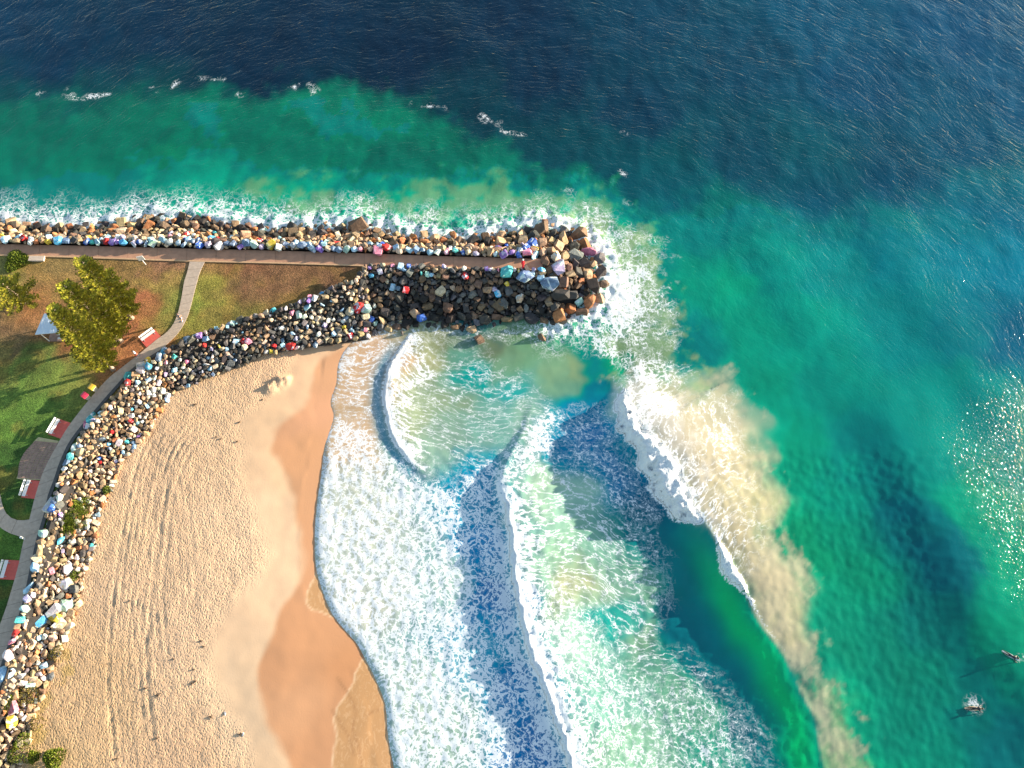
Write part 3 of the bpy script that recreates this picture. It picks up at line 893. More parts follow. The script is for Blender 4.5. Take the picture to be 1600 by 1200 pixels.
# splash of the two surfers
for (u, v, r_) in ((1520, 1101, .95), (1586, 1029, .45)):
    px, py = at(u, v)
    FO = np.maximum(FO, .54 * np.exp(-((X - px) ** 2 + (Y - py) ** 2) / r_ ** 2))
rip = np.clip(1 - FO * 1.6, 0, 1)
cyard = (Y < walk_y + 2) & (d1 < 1)
rip = np.where(cyard, rip * .25, rip)
rip = rip * (.12 + .62 * smooth(34, 80, Y + .35 * (X - 20)))
SPK = (.10 * smooth(at(1250, 560)[0], at(1500, 560)[0], X) + .75 * smooth(-4, 14, X - np.interp(Y, [at(1490, 950)[1], at(1440, 700)[1]], [at(1560, 950)[0], at(1450, 700)[0]]))) * smooth(at(0, 520)[1], at(0, 720)[1], Y) * smooth(at(0, 1000)[1], at(0, 930)[1], Y)
setcol(wme, 'fx', np.stack([np.clip(FO, 0, 1.3), ST, rip, SPK], -1))
# streak coordinates: along the nearest crest / away from it
use1 = (d1 > -1)
sc = np.where(use1, s1, -Y)
dc = np.where(use1, d1, X)
warpf = 2.5 * fbm(X, Y, 14, 2, 611)
setvec(wme, 'flow', np.stack([sc + np.where(use1, .45, -.25) * dc + warpf, dc, 0 * X], -1))
# ripple coordinates: wavelets bend round the breakwater head
cx, cy = at(720, 900)
RR = np.hypot(X - cx, (Y - cy))
TH = np.arctan2(Y - cy, X - cx)
RR = RR + 3.0 * fbm(X, Y, 30, 2, 601) + .8 * fbm(X, Y, 9, 2, 604)
setvec(wme, 'ripple', np.stack([TH * 75.0, RR, 0 * X], -1))

g = G('sea_water')
p = g.pos()
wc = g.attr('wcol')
fxs = g.sep(g.attr('fx'))
foamd, streak, ripm, spk = fxs[0], fxs[1], fxs[2], g.attr('fx', 3)
flow = g.attr('flow', 1)
ripv = g.attr('ripple', 1)
pf = g.vmath('MULTIPLY', p, (1, 1, 0))


def centred(vec, scale, amp, detail=3):
    n = g.noise(vec, scale, detail, .55, out=1)
    return g.vmath('SCALE', g.vmath('SUBTRACT', n, (.5, .5, .5)), scale=amp)


def lace(vec, s, w):
    v = g.n('ShaderNodeTexVoronoi', 0, {'Vector': vec, 'Scale': s, 'Randomness': 1.0}, feature='DISTANCE_TO_EDGE')
    return g.ss(v, 0.0, w, 1.0, 0.0)


wp = g.vmath('ADD', g.vmath('ADD', pf, centred(pf, .45, 3.0)), centred(pf, 1.9, .95, 5))
nl = g.noise(wp, 1.0, 5, .72)
iso = g.math('ADD', g.math('MULTIPLY', lace(wp, 1.15, .36), .38), g.math('ADD', g.math('MULTIPLY', lace(wp, 2.6, .42), .34), g.math('MULTIPLY', nl, .44)))
fl = g.vmath('MULTIPLY', flow, (1.0, .30, 1))
fw = g.vmath('ADD', g.vmath('ADD', fl, centred(pf, .35, 1.6)), centred(pf, 1.8, .5, 5))
ns_ = g.noise(fw, 1.7, 5, .70)
stk = g.math('ADD', g.math('MULTIPLY', lace(fw, 1.15, .24), .42), g.math('ADD', g.math('MULTIPLY', lace(fw, 2.9, .30), .28), g.math('MULTIPLY', ns_, .52)))
rd = g.n('ShaderNodeMix', 0, {0: streak, 2: iso, 3: stk})
thr = g.math('SUBTRACT', 1.02, g.math('MULTIPLY', foamd, .60))
fine = g.math('MULTIPLY', g.math('SUBTRACT', g.noise(wp, 3.2, 4, .7), .5), .24)
rdf = g.math('ADD', rd, fine)
mask = g.ss(g.math('SUBTRACT', rdf, thr), -.03, .12)
veil = g.math('MULTIPLY', g.ss(g.math('SUBTRACT', rdf, thr), -.30, .10), .30)
mask = g.math('MULTIPLY', g.math('MAXIMUM', mask, veil), g.ss(foamd, .05, .16))
# wavelets
rv = g.vmath('MULTIPLY', ripv, (.27, .85, 1))
rvw = g.vmath('ADD', rv, centred(pf, .30, .9))
r1 = g.noise(rvw, 1.0, 3, .55)
r2 = g.noise(g.vmath('MULTIPLY', rvw, (2.0, 1.0, 1)), 2.3, 3, .6)
ridge1 = g.math('POWER', g.math('SUBTRACT', 1.0, g.math('MULTIPLY', g.math('ABSOLUTE', g.math('SUBTRACT', r1, .5)), 3.0)), 1.5)
rh = g.math('ADD', g.math('MULTIPLY', ridge1, .06), g.math('ADD', g.math('MULTIPLY', r1, .13), g.math('MULTIPLY', r2, .15)))
chop = g.noise(pf, 3.6, 3, .6)
rhs = g.math('ADD', g.math('MULTIPLY', rh, ripm), g.math('MULTIPLY', chop, g.math('MULTIPLY_ADD', ripm, .035, .012)))
puff = g.math('MULTIPLY', g.ss(foamd, .98, 1.2), g.math('MULTIPLY', g.noise(pf, 1.15, 5, .62), .55))
foamh = g.math('MULTIPLY', g.ss(foamd, .3, 1.1), g.math('MULTIPLY', g.noise(pf, 2.6, 4, .65), .055))
foamh = g.math('ADD', foamh, puff)
hall = g.math('ADD', rhs, foamh)
nd_diff = g.bump(g.math('ADD', g.math('MULTIPLY', rhs, .22), foamh), 1, 1.0)
nd_spec = g.bump(hall, 1, 1.0)
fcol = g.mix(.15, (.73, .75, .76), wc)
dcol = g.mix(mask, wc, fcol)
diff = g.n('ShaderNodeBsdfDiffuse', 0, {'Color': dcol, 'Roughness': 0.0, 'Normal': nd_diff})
# sparkle facets
sparkn = g.bump(g.math('ADD', rhs, g.math('MULTIPLY', g.noise(pf, 3.0, 2, .5), g.math('MULTIPLY_ADD', spk, .40, .0))), 1, 1.0)
gl = g.n('ShaderNodeBsdfGlossy', 0, {'Color': (1, 1, 1, 1), 'Roughness': .065, 'Normal': sparkn}, distribution='GGX')
fr = g.n('ShaderNodeFresnel', 0, {'IOR': 1.29, 'Normal': sparkn})
fr = g.math('MULTIPLY', fr, g.math('SUBTRACT', 1.0, g.math('MULTIPLY', mask, .85)))
sh = g.n('ShaderNodeMixShader', 0, {0: fr, 1: diff, 2: gl})
M_SEA = g.end(sh)
tag(link('sea', wme, M_SEA), kind='structure')

# ================================================================== PATHS
M_CONC = simple('path_concrete', alb(192, 172, 152), .9, .10, 2.5, .01)
M_CONC2 = simple('walkway_concrete', alb(190, 142, 112), .9, .12, 1.2, .01)
M_CONC3 = simple('pale_concrete', alb(205, 185, 165), .9, .08, 2.0, .01)
M_KERB = simple('kerb_gap_shade', (.085, .08, .075), .9, .2, 3, .01)  # dark tone paints the shade of the gap beside the promenade
M_JOINT = simple('path_bed', (.12, .10, .085), .95, .2, 3, .01)


def path(name, Lft, Rgt, z, slab_len, mats, kind='structure', th=.06, skip=None):
    """bed plus separate slabs with open joints"""
    L = catmull(Lft, 8)
    Rr = catmull(Rgt, 8)
    aL, LL = arc(L)
    n = max(2, int(LL / slab_len))
    V, Fc = [], []
    N = max(n, 40)
    for i in range(N + 1):
        a = sample(L, i / N)
        b = sample(Rr, i / N)
        V += [(a[0], a[1], z), (b[0], b[1], z)]
    for i in range(N):
        Fc.append((2 * i, 2 * i + 1, 2 * i + 3, 2 * i + 2))
    bed = link(name, pyd(name, V, Fc), M_JOINT)
    tag(bed, kind=kind)
    for i in range(n):
        e = .018 / LL
        poly = []
        s0, s1_ = i / n + e, (i + 1) / n - e
        for s in (s0, (s0 + s1_) / 2, s1_):
            poly.append(sample(L, s))
        for s in (s1_, (s0 + s1_) / 2, s0):
            poly.append(sample(Rr, s))
        dz = random.uniform(-.006, .006)
        mt = mats[0] if not callable(mats) else mats((i + .5) / n)
        MB().prism([(q_[0], q_[1]) for q_ in poly], z + .004, z + th + dz).build('slab', mt, bed)
    return bed


def resamp(P, n=24):
    return np.array([sample(P, i / n) for i in range(n + 1)])


i0 = 1
path('breakwater_walkway', resamp(WALK_N[i0:]), resamp(WALK_S[i0:]), ZL + .01, 4.2,
     lambda s: M_CONC3 if .905 < s < .925 or .885 < s < .9 else M_CONC2)
path('footpath', resamp(SIDE_L), resamp(SIDE_R), ZL + .02, 1.3, [M_CONC])
path('promenade', resamp(PROM_L, 40), resamp(PROM_R, 40), ZL + .01, 1.6, [M_CONC])
path('loop_path', resamp(LOOP_O), resamp(LOOP_I), ZL + .015, 1.7, [M_CONC])


def kerb(name, Ln, w, z0, z1, mat, side=1, step=40):
    Lc = resamp(catmull(Ln, 6), step)
    V, Fc = [], []
    for i in range(len(Lc)):
        t = Lc[min(i + 1, len(Lc) - 1)] - Lc[max(i - 1, 0)]
        t = t / np.hypot(*t[:2])
        n = np.array([-t[1], t[0]]) * side
        a, b = Lc[i][:2], Lc[i][:2] + n * w
        V += [(a[0], a[1], z0), (a[0], a[1], z1), (b[0], b[1], z1), (b[0], b[1], z0)]
    for i in range(len(Lc) - 1):
        a = 4 * i
        for k in range(4):
            Fc.append((a + k, a + (k + 1) % 4, a + 4 + (k + 1) % 4, a + 4 + k))
    Fc += [(0, 1, 2, 3), (len(V) - 1, len(V) - 2, len(V) - 3, len(V) - 4)]
    me = pyd(name, V, Fc)
    bm = bmesh.new()
    bm.from_mesh(me)
    bmesh.ops.recalc_face_normals(bm, faces=bm.faces)
    bm.to_mesh(me)
    bm.free()
    return link(name, me, mat)


k1 = kerb('walkway_kerb', WALK_S[2:], .22, ZL - .1, ZL + .09, simple('kerb_tan', alb(205, 165, 125), .9, .1, 3), -1)
tag(k1, kind='structure')
k2 = kerb('retaining_wall', np.vstack([SIDE_R[-1:], PROM_R[1:]]), .45, ZL - 1.2, ZL + .10, M_KERB, 1, 70)
tag(k2, 'low retaining wall coloured as the shaded gap between the curving promenade and its painted rocks', 'wall')

# paved terrace beside the promenade and the slab under the sign by the walkway
M_PAVER = simple('paver_brown', alb(158, 128, 112), .9, .18, 2, .01)
M_PADRED = simple('pad_red', alb(220, 100, 86), .85, .08, 3, .01)
M_EDGE = simple('edging_pale', alb(190, 175, 130), .9, .1, 3)
T_IN = pts([(53, 690), (60, 683), (92, 689), (84, 705), (72, 728), (66, 740), (63, 750)], ZL)
T_OUT = pts([(53, 690), (44, 706), (35, 722), (30, 736), (26, 748), (40, 750), (63, 751)], ZL)
ter = MB().prism([tuple(a) for a in T_IN] + [tuple(a) for a in T_OUT[::-1][1:-1]], ZL + .0, ZL + .02).build('terrace', M_EDGE)
tag(ter, kind='structure')
aI = pts([(91, 692), (64, 749)], ZL)
aO = pts([(55, 689), (28, 747)], ZL)
nrow, ncol_ = 16, 6
for i in range(nrow):
    for j in range(ncol_):
        def pp(a, b):
            bow = .9 * math.sin(math.pi * a) * (1 - b)
            q_ = aO[0] * (1 - a) * (1 - b) + aO[1] * a * (1 - b) + aI[0] * (1 - a) * b + aI[1] * a * b
            return (q_[0] - bow * .8, q_[1] + bow * .2)
        a0, a1, b0, b1_ = i / nrow + .004, (i + 1) / nrow - .004, j / ncol_ + .008, (j + 1) / ncol_ - .008
        MB().prism([pp(a0, b0), pp(a1, b0), pp(a1, b1_), pp(a0, b1_)], ZL + .022, ZL + .05 + random.uniform(0, .012)).build('paver', M_PAVER, ter)

# ================================================================== BOULDERS
M = {}
g = G('boulder')
oc = g.objc()
oi = g.t.nodes.new('ShaderNodeObjectInfo')
ocol = oi.outputs['Color']
oal = oi.outputs['Alpha']
ornd = oi.outputs['Random']


def rockmat(g, ocol, oal, ornd, oc, sc=1.0):
    off = g.n('ShaderNodeCombineXYZ', 0, {0: g.math('MULTIPLY', ornd, 37.0), 1: g.math('MULTIPLY', ornd, 91.0), 2: g.math('MULTIPLY', ornd, 13.0)})
    v = g.vmath('ADD', oc, off)
    n1 = g.noise(v, 2.2 * sc, 5, .65)
    n2 = g.noise(v, 1.1 * sc, 2, .5, dist=.6)
    n3 = g.noise(v, 1.7 * sc, 1, .5, out=1)
    base = g.mix(g.ss(n1, .3, .72), g.vmath('MULTIPLY', ocol, (.62, .6, .58)), g.vmath('MULTIPLY', ocol, (1.25, 1.22, 1.18)))
    paint2 = g.mix(.55, n3, (.62, .72, .78))
    pm = g.math('MULTIPLY', g.ss(n2, .56, .60), g.math('SUBTRACT', 1.0, oal))
    base = g.mix(g.math('MULTIPLY', pm, .8), base, paint2)
    nb = g.bump(g.noise(v, 4.0 * sc, 5, .65), .9, .08)
    return g.bsdf(Base_Color=base, Roughness=.78, Normal=nb, Specular_IOR_Level=.3)


M_ROCK = g.end(rockmat(g, ocol, oal, ornd, oc))
g = G('boulder_mass')
M_ROCKS = g.end(rockmat(g, g.attr('rcol'), g.attr('rcol', 3), 0.0, g.pos(), .8))
M_CORE = simple('gap_shade_core', (.018, .016, .015), .95, .3, 1.5, .05)  # near-black paints the shade in the gaps between stones

ROCKS = []
for k in range(22):
    bm = bmesh.new()
    n = random.choice((14, 16, 18, 20, 22))
    ax = (random.uniform(.85, 1.2), random.uniform(.7, 1.0), random.uniform(.62, .9))
    blocky = random.random() < .30
    for i in range(n):
        v = Vector((random.gauss(0, 1), random.gauss(0, 1), random.gauss(0, 1))).normalized()
        if blocky:
            v = Vector([math.copysign(abs(c) ** .45, c) for c in v]) * .82
        v *= random.uniform(.86, 1.08)
        bm.verts.new((v.x * ax[0], v.y * ax[1], v.z * ax[2]))
    r = bmesh.ops.convex_hull(bm, input=bm.verts)
    for v in [v for v in bm.verts if not v.link_faces]:
        bm.verts.remove(v)
    bmesh.ops.recalc_face_normals(bm, faces=bm.faces)
    me = bpy.data.meshes.new('boulder')
    bm.to_mesh(me)
    bm.free()
    me.materials.append(M_ROCK)
    V = np.array([v.co[:] for v in me.vertices])
    Fc = [tuple(p.vertices) for p in me.polygons]
    ROCKS.append((me, V, Fc))

PAL = {
    'white': (.66, .64, .60), 'cream': (.52, .42, .30), 'tan': (.36, .26, .16), 'sandst': (.42, .29, .17), 'brown': (.17, .11, .07), 'orange': (.40, .17, .07),
    'grey': (.13, .13, .13), 'dark': (.060, .056, .054), 'wet': (.025, .022, .02), 'lblue': (.30, .52, .68), 'blue': (.04, .12, .48), 'sky': (.10, .42, .70), 'teal': (.08, .44, .46),
    'red': (.50, .03, .03), 'yellow': (.68, .50, .06), 'pink': (.62, .22, .32), 'purple': (.26, .15, .45), 'green': (.10, .36, .18), 'mint': (.36, .56, .48), 'slate': (.16, .24, .36), 'lilac': (.42, .38, .55)}
PAINT = ['lblue', 'lblue', 'lblue', 'blue', 'sky', 'teal', 'red', 'yellow', 'pink', 'purple', 'mint', 'white', 'white', 'white', 'cream', 'lblue', 'slate', 'slate', 'lilac', 'lilac']


def pick(w):
    ks = list(w)
    t = random.random() * sum(w.values())
    for k in ks:
        t -= w[k]
        if t <= 0:
            return k
    return ks[-1]


def rock_slope(name, label, top, toe, ztop, ztoe, crest, rad, wts, painted, seed, specials=(), tries=26000, group=None, zexp=1.0, curved=True, crest_at=.10):
    """top/toe: lines in image coordinates; rad(s,t) -> radius; wts(s,t) -> palette weights"""
    random.seed(seed)
    zt = (lambda s: ztop) if not callable(ztop) else ztop
    zo = (lambda s: ztoe) if not callable(ztoe) else ztoe
    na = 120
    Tc = catmull(np.array([[u, v] for u, v in top]), 6)
    Oc = catmull(np.array([[u, v] for u, v in toe]), 6)
    T_ = np.array([at(*sample(Tc, i / na), zt(i / na)) for i in range(na + 1)])
    O_ = np.array([at(*sample(Oc, i / na), zo(i / na)) for i in range(na + 1)])

    def surf(s, t):
        f = s * na
        i = min(int(f), na - 1)
        f -= i
        a = T_[i] * (1 - f) + T_[i + 1] * f
        b = O_[i] * (1 - f) + O_[i + 1] * f
        z = zt(s) * (1 - t ** zexp) + zo(s) * t ** zexp + crest * math.exp(-((t - crest_at) / .16) ** 2)
        return a[0] * (1 - t) + b[0] * t, a[1] * (1 - t) + b[1] * t, z
    root = empty(name, (*surf(.5, .5)[:2], 0))
    tag(root, label, 'rock wall', group)
    inv = Matrix.Translation(-Vector(root.location))
    # core the stones lie on, coloured as the shade between them
    V, Fc = [], []
    nt = 8
    for i in range(na + 1):
        for j in range(nt + 1):
            x, y, z = surf(i / na, j / nt)
            V.append((x - root.location.x, y - root.location.y, z - .32 - (.6 if j == nt else 0)))
    for i in range(na):
        for j in range(nt):
            a = i * (nt + 1) + j
            Fc.append((a, a + 1, a + nt + 2, a + nt + 1))
    core = link('gap_shade_core', pyd('gap_shade_core', V, Fc), M_CORE, root)
    core['kind'] = 'stuff'
    lenT, lenO = arc(T_)[1], arc(O_)[1]
    placed = []
    cell = {}

    def ok(x, y, r, k=.75):
        cx_, cy_ = int(x // 2), int(y // 2)
        for i in (-1, 0, 1):
            for j in (-1, 0, 1):
                for (a, b, c) in cell.get((cx_ + i, cy_ + j), ()):
                    if (a - x) ** 2 + (b - y) ** 2 < (k * (c + r)) ** 2:
                        return False
        return True

    def add(x, y, z, r, c, pa, lab=None):
        cell.setdefault((int(x // 2), int(y // 2)), []).append((x, y, r))
        placed.append((x, y, z, r, c, pa, lab))
    for (u, v, hz, r, c, lab) in specials:
        x, y = at(u, v, hz)
        add(x, y, hz, r, c, 0.0 if c in PAINT else 1.0, lab)
    for i in range(tries):
        s = random.random()
        t = random.random()
        x, y, z = surf(s, t)
        if abs(x) > 98 or y < -22:
            continue
        r = rad(s, t) * random.uniform(.68, 1.3)
        if not ok(x, y, r):
            continue
        if random.random() < painted(s, t):
            c, pa = random.choice(PAINT), random.choice((0.0, 0.0, .4, .7))
        else:
            c, pa = pick(wts(s, t)), 1.0
        add(x, y, z, r, c, pa)
    # small stones wedged between
    for i in range(tries // 2):
        s, t = random.random(), random.random()
        x, y, z = surf(s, t)
        if abs(x) > 98 or y < -22:
            continue
        r = rad(s, t) * random.uniform(.34, .5)
        if not ok(x, y, r, .62):
            continue
        add(x, y, z - .18, r, pick(wts(s, t)), 1.0)
    camv = Vector((0, 0, H))
    order = sorted(range(len(placed)), key=lambda i: (placed[i][6] is None, -placed[i][3] / (Vector(placed[i][:3]) - camv).length + (9 if not inframe(placed[i]) else 0)))
    MV, MF, MC = [], [], []
    base = 0
    for rank, i in enumerate(order):
        x, y, z, r, c, pa, lab = placed[i]
        col = np.array(PAL[c]) * random.uniform(.78, 1.2)
        col = np.clip(col * (1 + np.array([random.uniform(-.08, .08) for _ in range(3)])), .01, .8)
        me, RV, RF = random.choice(ROCKS)
        e = (random.uniform(-.5, .5), random.uniform(-.5, .5), random.uniform(0, 6.283))
        sx = r * 1.12
        loc = Vector((x, y, z + r * random.uniform(-.12, .22))) - Vector(root.location)
        if rank < 299:
            o = bpy.data.objects.new('boulder', me)
            COL.objects.link(o)
            o.parent = root
            o.location = loc
            o.rotation_euler = e
            o.scale = (sx, sx * random.uniform(.85, 1.1), sx)
            o.color = (*col, pa)
            if lab:
                o['label'] = lab
        else:
            R_ = np.array((Matrix.Rotation(e[2], 3, 'Z') @ Matrix.Rotation(e[1], 3, 'Y') @ Matrix.Rotation(e[0], 3, 'X')))
            W = (RV * sx) @ R_.T + np.array(loc)
            MV.append(W)
            MF += [tuple(base + k for k in f_) for f_ in RF]
            MC.append(np.tile(np.r_[col, pa], (len(RV), 1)))
            base += len(RV)
    if MV:
        V = np.vstack(MV)
        me = pyd('boulder_mass', V, MF)
        setcol(me, 'rcol', np.vstack(MC))
        o = link('boulder', me, M_ROCKS, root)
        o['kind'] = 'stuff'
    print(name, len(placed))
    return root


def inframe(pl):
    d = Vector(pl[:3]) - Vector((0, 0, H))
    c, s = math.cos(TILT), math.sin(TILT)
    yc = d.y * c + d.z * s
    zc = -d.y * s + d.z * c
    u, v = 800 + F * d.x / -zc, 600 - F * yc / -zc
    return 0 < u < 1600 and 0 < v < 1200


rock_slope('rock_armour', 'tan and dark boulder slope between the walkway and the sea surf, one painted row', A_TOP, A_TOE, ZL, -.15, .95,
           lambda s, t: .50 + .22 * (t > .55) + .10 * (t < .14),
           lambda s, t: {'tan': 4, 'sandst': 3, 'cream': 2, 'brown': 2, 'orange': .8, 'dark': 2} if t < .6 else {'tan': 2.0, 'sandst': 1.6, 'brown': 3, 'orange': 1.6, 'dark': 3, 'wet': 2},
           lambda s, t: .88 if t < .13 else (.22 if t < .45 else .02), 11,
           [(560, 352, .5, 1.5, 'brown', 'large brown boulder standing above the surf'), (553, 357, .3, .9, 'brown', None)])
rock_slope('rock_armour', 'dark shaded boulder slope between the breakwater walkway and the small bay, with few painted stones', C_TOP, C_TOE, ZL, -.1, .55,
           lambda s, t: .44 + .42 * t * (1 - .35 * s) + .22 * max(0, .35 - s),
           lambda s, t: {'dark': 5, 'grey': 3, 'brown': 4, 'tan': 1.5, 'cream': .5} if t < .5 else {'dark': 6, 'wet': 4, 'brown': 3, 'grey': 2, 'tan': .6},
           lambda s, t: .40 if t < .2 else (.14 if t < .5 else .03), 12,
           [(791, 425, 3.5, 1.0, 'teal', 'bright turquoise painted boulder at the walkway edge'), (820, 432, 3.3, 1.1, 'slate', 'large boulder painted slate blue'), (634, 453, 2.2, .55, 'red', 'bright red painted boulder'),
            (648, 490, .9, .7, 'tan', None), (700, 480, 1.2, .9, 'brown', None), (780, 478, 1.0, .9, 'brown', None), (786, 474, 1.2, 1.0, 'grey', None), (812, 467, 1.5, .75, 'cream', None), (659, 497, .6, .8, 'blue', 'blue painted boulder at the foot of the slope')])
hd = catmull(np.array(HEAD, float), 5)
rock_slope('breakwater_head', 'rounded tip of the breakwater heaped with the largest brown and black boulders amid white foam', [(830, 405), (838, 403), (846, 405), (850, 409), (852, 414), (850, 420), (842, 423)], HEAD, 2.9, -.1, .5,
           lambda s, t: .80 + .34 * t,
           lambda s, t: {'tan': 2.2, 'sandst': 1.8, 'brown': 5, 'dark': 4.5, 'orange': 1.4, 'grey': 1},
           lambda s, t: .45 if t < .25 else .04, 13,
           [(873, 417, 3.1, 1.15, 'lilac', 'big boulder painted white and violet'), (861, 444, 2.6, 1.3, 'slate', 'square boulder with a blue painted top'), (921, 471, .7, 1.05, 'orange', 'orange boulder at the seaward corner'),
            (874, 493, .8, 1.2, 'orange', 'tall orange boulder by the water'), (832, 381, 2.6, .9, 'blue', 'deep blue painted boulder'), (822, 388, 2.8, .8, 'blue', None), (869, 402, 3.0, .9, 'cream', None), (926, 448, 1.2, 1.1, 'wet', None),
            (877, 460, 2.0, 1.3, 'dark', None), (892, 458, 1.8, 1.2, 'dark', None)], tries=9000, crest_at=.2)


def dz_toe(s):
    return 1.0 + .7 * min(1, s / .25)


def dw(s, t):
    if s < .28:
        return {'dark': 4, 'grey': 2.4, 'tan': 2.2, 'cream': 2.2, 'brown': 1.5, 'white': .8, 'lblue': .3}
    return {'cream': 3.6, 'white': 1.5, 'tan': 3.4, 'sandst': 2.5, 'brown': 1.5, 'orange': .9, 'grey': 1.2, 'dark': .8}


rock_slope('rock_seawall', 'long curving seawall of small white, tan and painted boulders between the promenade and the beach', [(u_ + 5 * min(1, i_ / 8), v_ + 3 * min(1, i_ / 8)) for i_, (u_, v_) in enumerate(D_TOP)], D_TOE, ZL, dz_toe, 1.75,
           lambda s, t: (.37 + .08 * (s > .45) + .10 * (s < .2) * t + .12 * (t < .2)),
           dw, lambda s, t: (.16 if s < .5 else .10) + .2 * (t < .12), 14,
           [(201, 589, 3.1, .75, 'teal', 'turquoise painted boulder, small triangle shape'), (257, 551, 3.0, .7, 'sky', 'bright blue painted boulder'), (145, 656, 3.2, .9, 'teal', 'large turquoise painted boulder at the wall'),
            (136, 665, 3.2, .65, 'pink', 'pink painted boulder'), (455, 541, 1.4, .7, 'red', 'red painted boulder at the sand edge'), (560, 481, 2.2, .75, 'red', 'red painted boulder'), (572, 482, 2.2, .8, 'mint', None), (380, 533, 2.0, .6, 'red', None),
            (232, 565, 3.1, .55, 'yellow', 'yellow painted boulder'), (222, 572, 3.1, .8, 'white', None), (547, 488, 2.0, .7, 'cream', None), (410, 495, 3.0, .6, 'teal', None), (495, 466, 3.0, .6, 'teal', None), (505, 463, 3.0, .6, 'sky', None),
            (79, 789, 3.1, 1.0, 'white', 'large white boulder beside the promenade'), (84, 823, 3.0, .9, 'white', None), (51, 915, 3.1, 1.2, 'lblue', 'large white and light blue boulder'), (11, 1054, 3.1, 1.2, 'lblue', 'white and sky blue boulder by the wall'),
            (4, 1072, 3.0, 1.2, 'white', None), (103, 945, 1.9, .9, 'mint', 'pale mint painted boulder'), (72, 903, 2.6, .5, 'red', 'small red painted stone'), (87, 966, 2.3, .7, 'yellow', 'yellow painted boulder lower on the wall'), (63, 971, 2.4, .8, 'sky', 'mid blue painted boulder'),
            (86, 954, 2.2, 1.0, 'white', None), (93, 975, 2.2, .8, 'cream', None), (20, 1106, 2.8, .7, 'pink', None), (18, 1128, 2.8, .7, 'yellow', None), (107, 889, 1.9, .9, 'white', None), (103, 912, 1.8, 1.0, 'cream', None)], tries=60000)

# stones standing alone in the shallows
for (u, v, r, c, lab) in ((737, 515, .8, 'tan', 'tan boulder in the shallows just off the dark rock slope'), (748, 531, 1.0, 'brown', 'red-brown boulder standing alone in the foam of the bay'), (846, 528, .75, 'brown', 'small brown boulder in the green water near the breakwater corner'),
                          (695, 508, .9, 'wet', 'black wet boulder half under water at the slope foot'), (630, 520, .5, 'dark', 'dark stone at the water edge where sand meets the rocks')):
    me = random.choice(ROCKS)[0]
    o = link('boulder', me)
    o.location = P3(u, v, .15)
    o.scale = (r, r, r)
    o.rotation_euler = (random.random(), random.random(), random.random() * 6)
    o.color = (*PAL[c], 1)
    tag(o, lab, 'boulder')

# ================================================================== VEGETATION
def leafmat(name, c1, c2):
    g = G(name)
    at_ = g.attr('lcol')
    n = g.noise(g.pos(), 1.6, 3, .6)
    col = g.mix(g.ss(n, .3, .7), c1, c2)
    col = g.vmath('MULTIPLY', col, at_)
    d = g.bsdf(Base_Color=col, Roughness=.7, Specular_IOR_Level=.2)
    t = g.n('ShaderNodeBsdfTranslucent', 0, {'Color': col})
    return g.end(g.n('ShaderNodeMixShader', 0, {0: .12, 1: d, 2: t}))


M_PINE = leafmat('pine_foliage', (.15, .17, .020), (.36, .32, .035))
M_SHRUB = leafmat('shrub_foliage', (.10, .15, .02), (.20, .24, .03))
M_DRYW = leafmat('dry_weed', (.20, .17, .05), (.30, .24, .08))
M_BARK = simple('pine_bark', (.34, .25, .18), .9, .2, 5, .03)


def leafmesh(name, Q, C, mat, parent):
    """Q: list of quads (4x3), C: brightness per quad"""
    Q = np.array(Q)
    n = len(Q)
    me = bpy.data.meshes.new(name)
    me.vertices.add(n * 4)
    me.vertices.foreach_set('co', Q.reshape(-1).astype(np.float32))
    me.loops.add(n * 4)
    me.loops.foreach_set('vertex_index', np.arange(n * 4, dtype=np.int32))
    me.polygons.add(n)
    me.polygons.foreach_set('loop_start', np.arange(0, n * 4, 4, dtype=np.int32))
    me.update(calc_edges=True)
    setcol(me, 'lcol', np.repeat(np.array(C), 4, axis=0))
    o = link(name, me, mat, parent)
    o['kind'] = 'stuff'
    return o


def frond(Q, C, a, b, w, droop, br, n=5):
    """a flat spray of leaf blades along a twig from a to b"""
    a = Vector(a)
    b = Vector(b)
    t = (b - a)
    L = t.length
    t.normalize()
    u = t.cross(Vector((0, 0, 1))).normalized()
    for i in range(n):
        f_ = (i + .5) / n
        p_ = a + (b - a) * f_ + Vector((0, 0, -droop * f_ * f_))
        ww = w * (1 - .55 * f_) * random.uniform(.7, 1.2)
        for sd_ in (-1, 1):
            tip = p_ + u * sd_ * ww + t * ww * .7 + Vector((0, 0, random.uniform(.05, .4) * ww))
            q_ = t * (L / n * .62)
            Q.append((p_ - q_ * .5, p_ + q_ * .8, tip + q_ * .35, tip - q_ * .25))
            k = br * random.uniform(.5, 1.35)
            C.append((k, k * random.uniform(.9, 1.08), k * .8, 1))


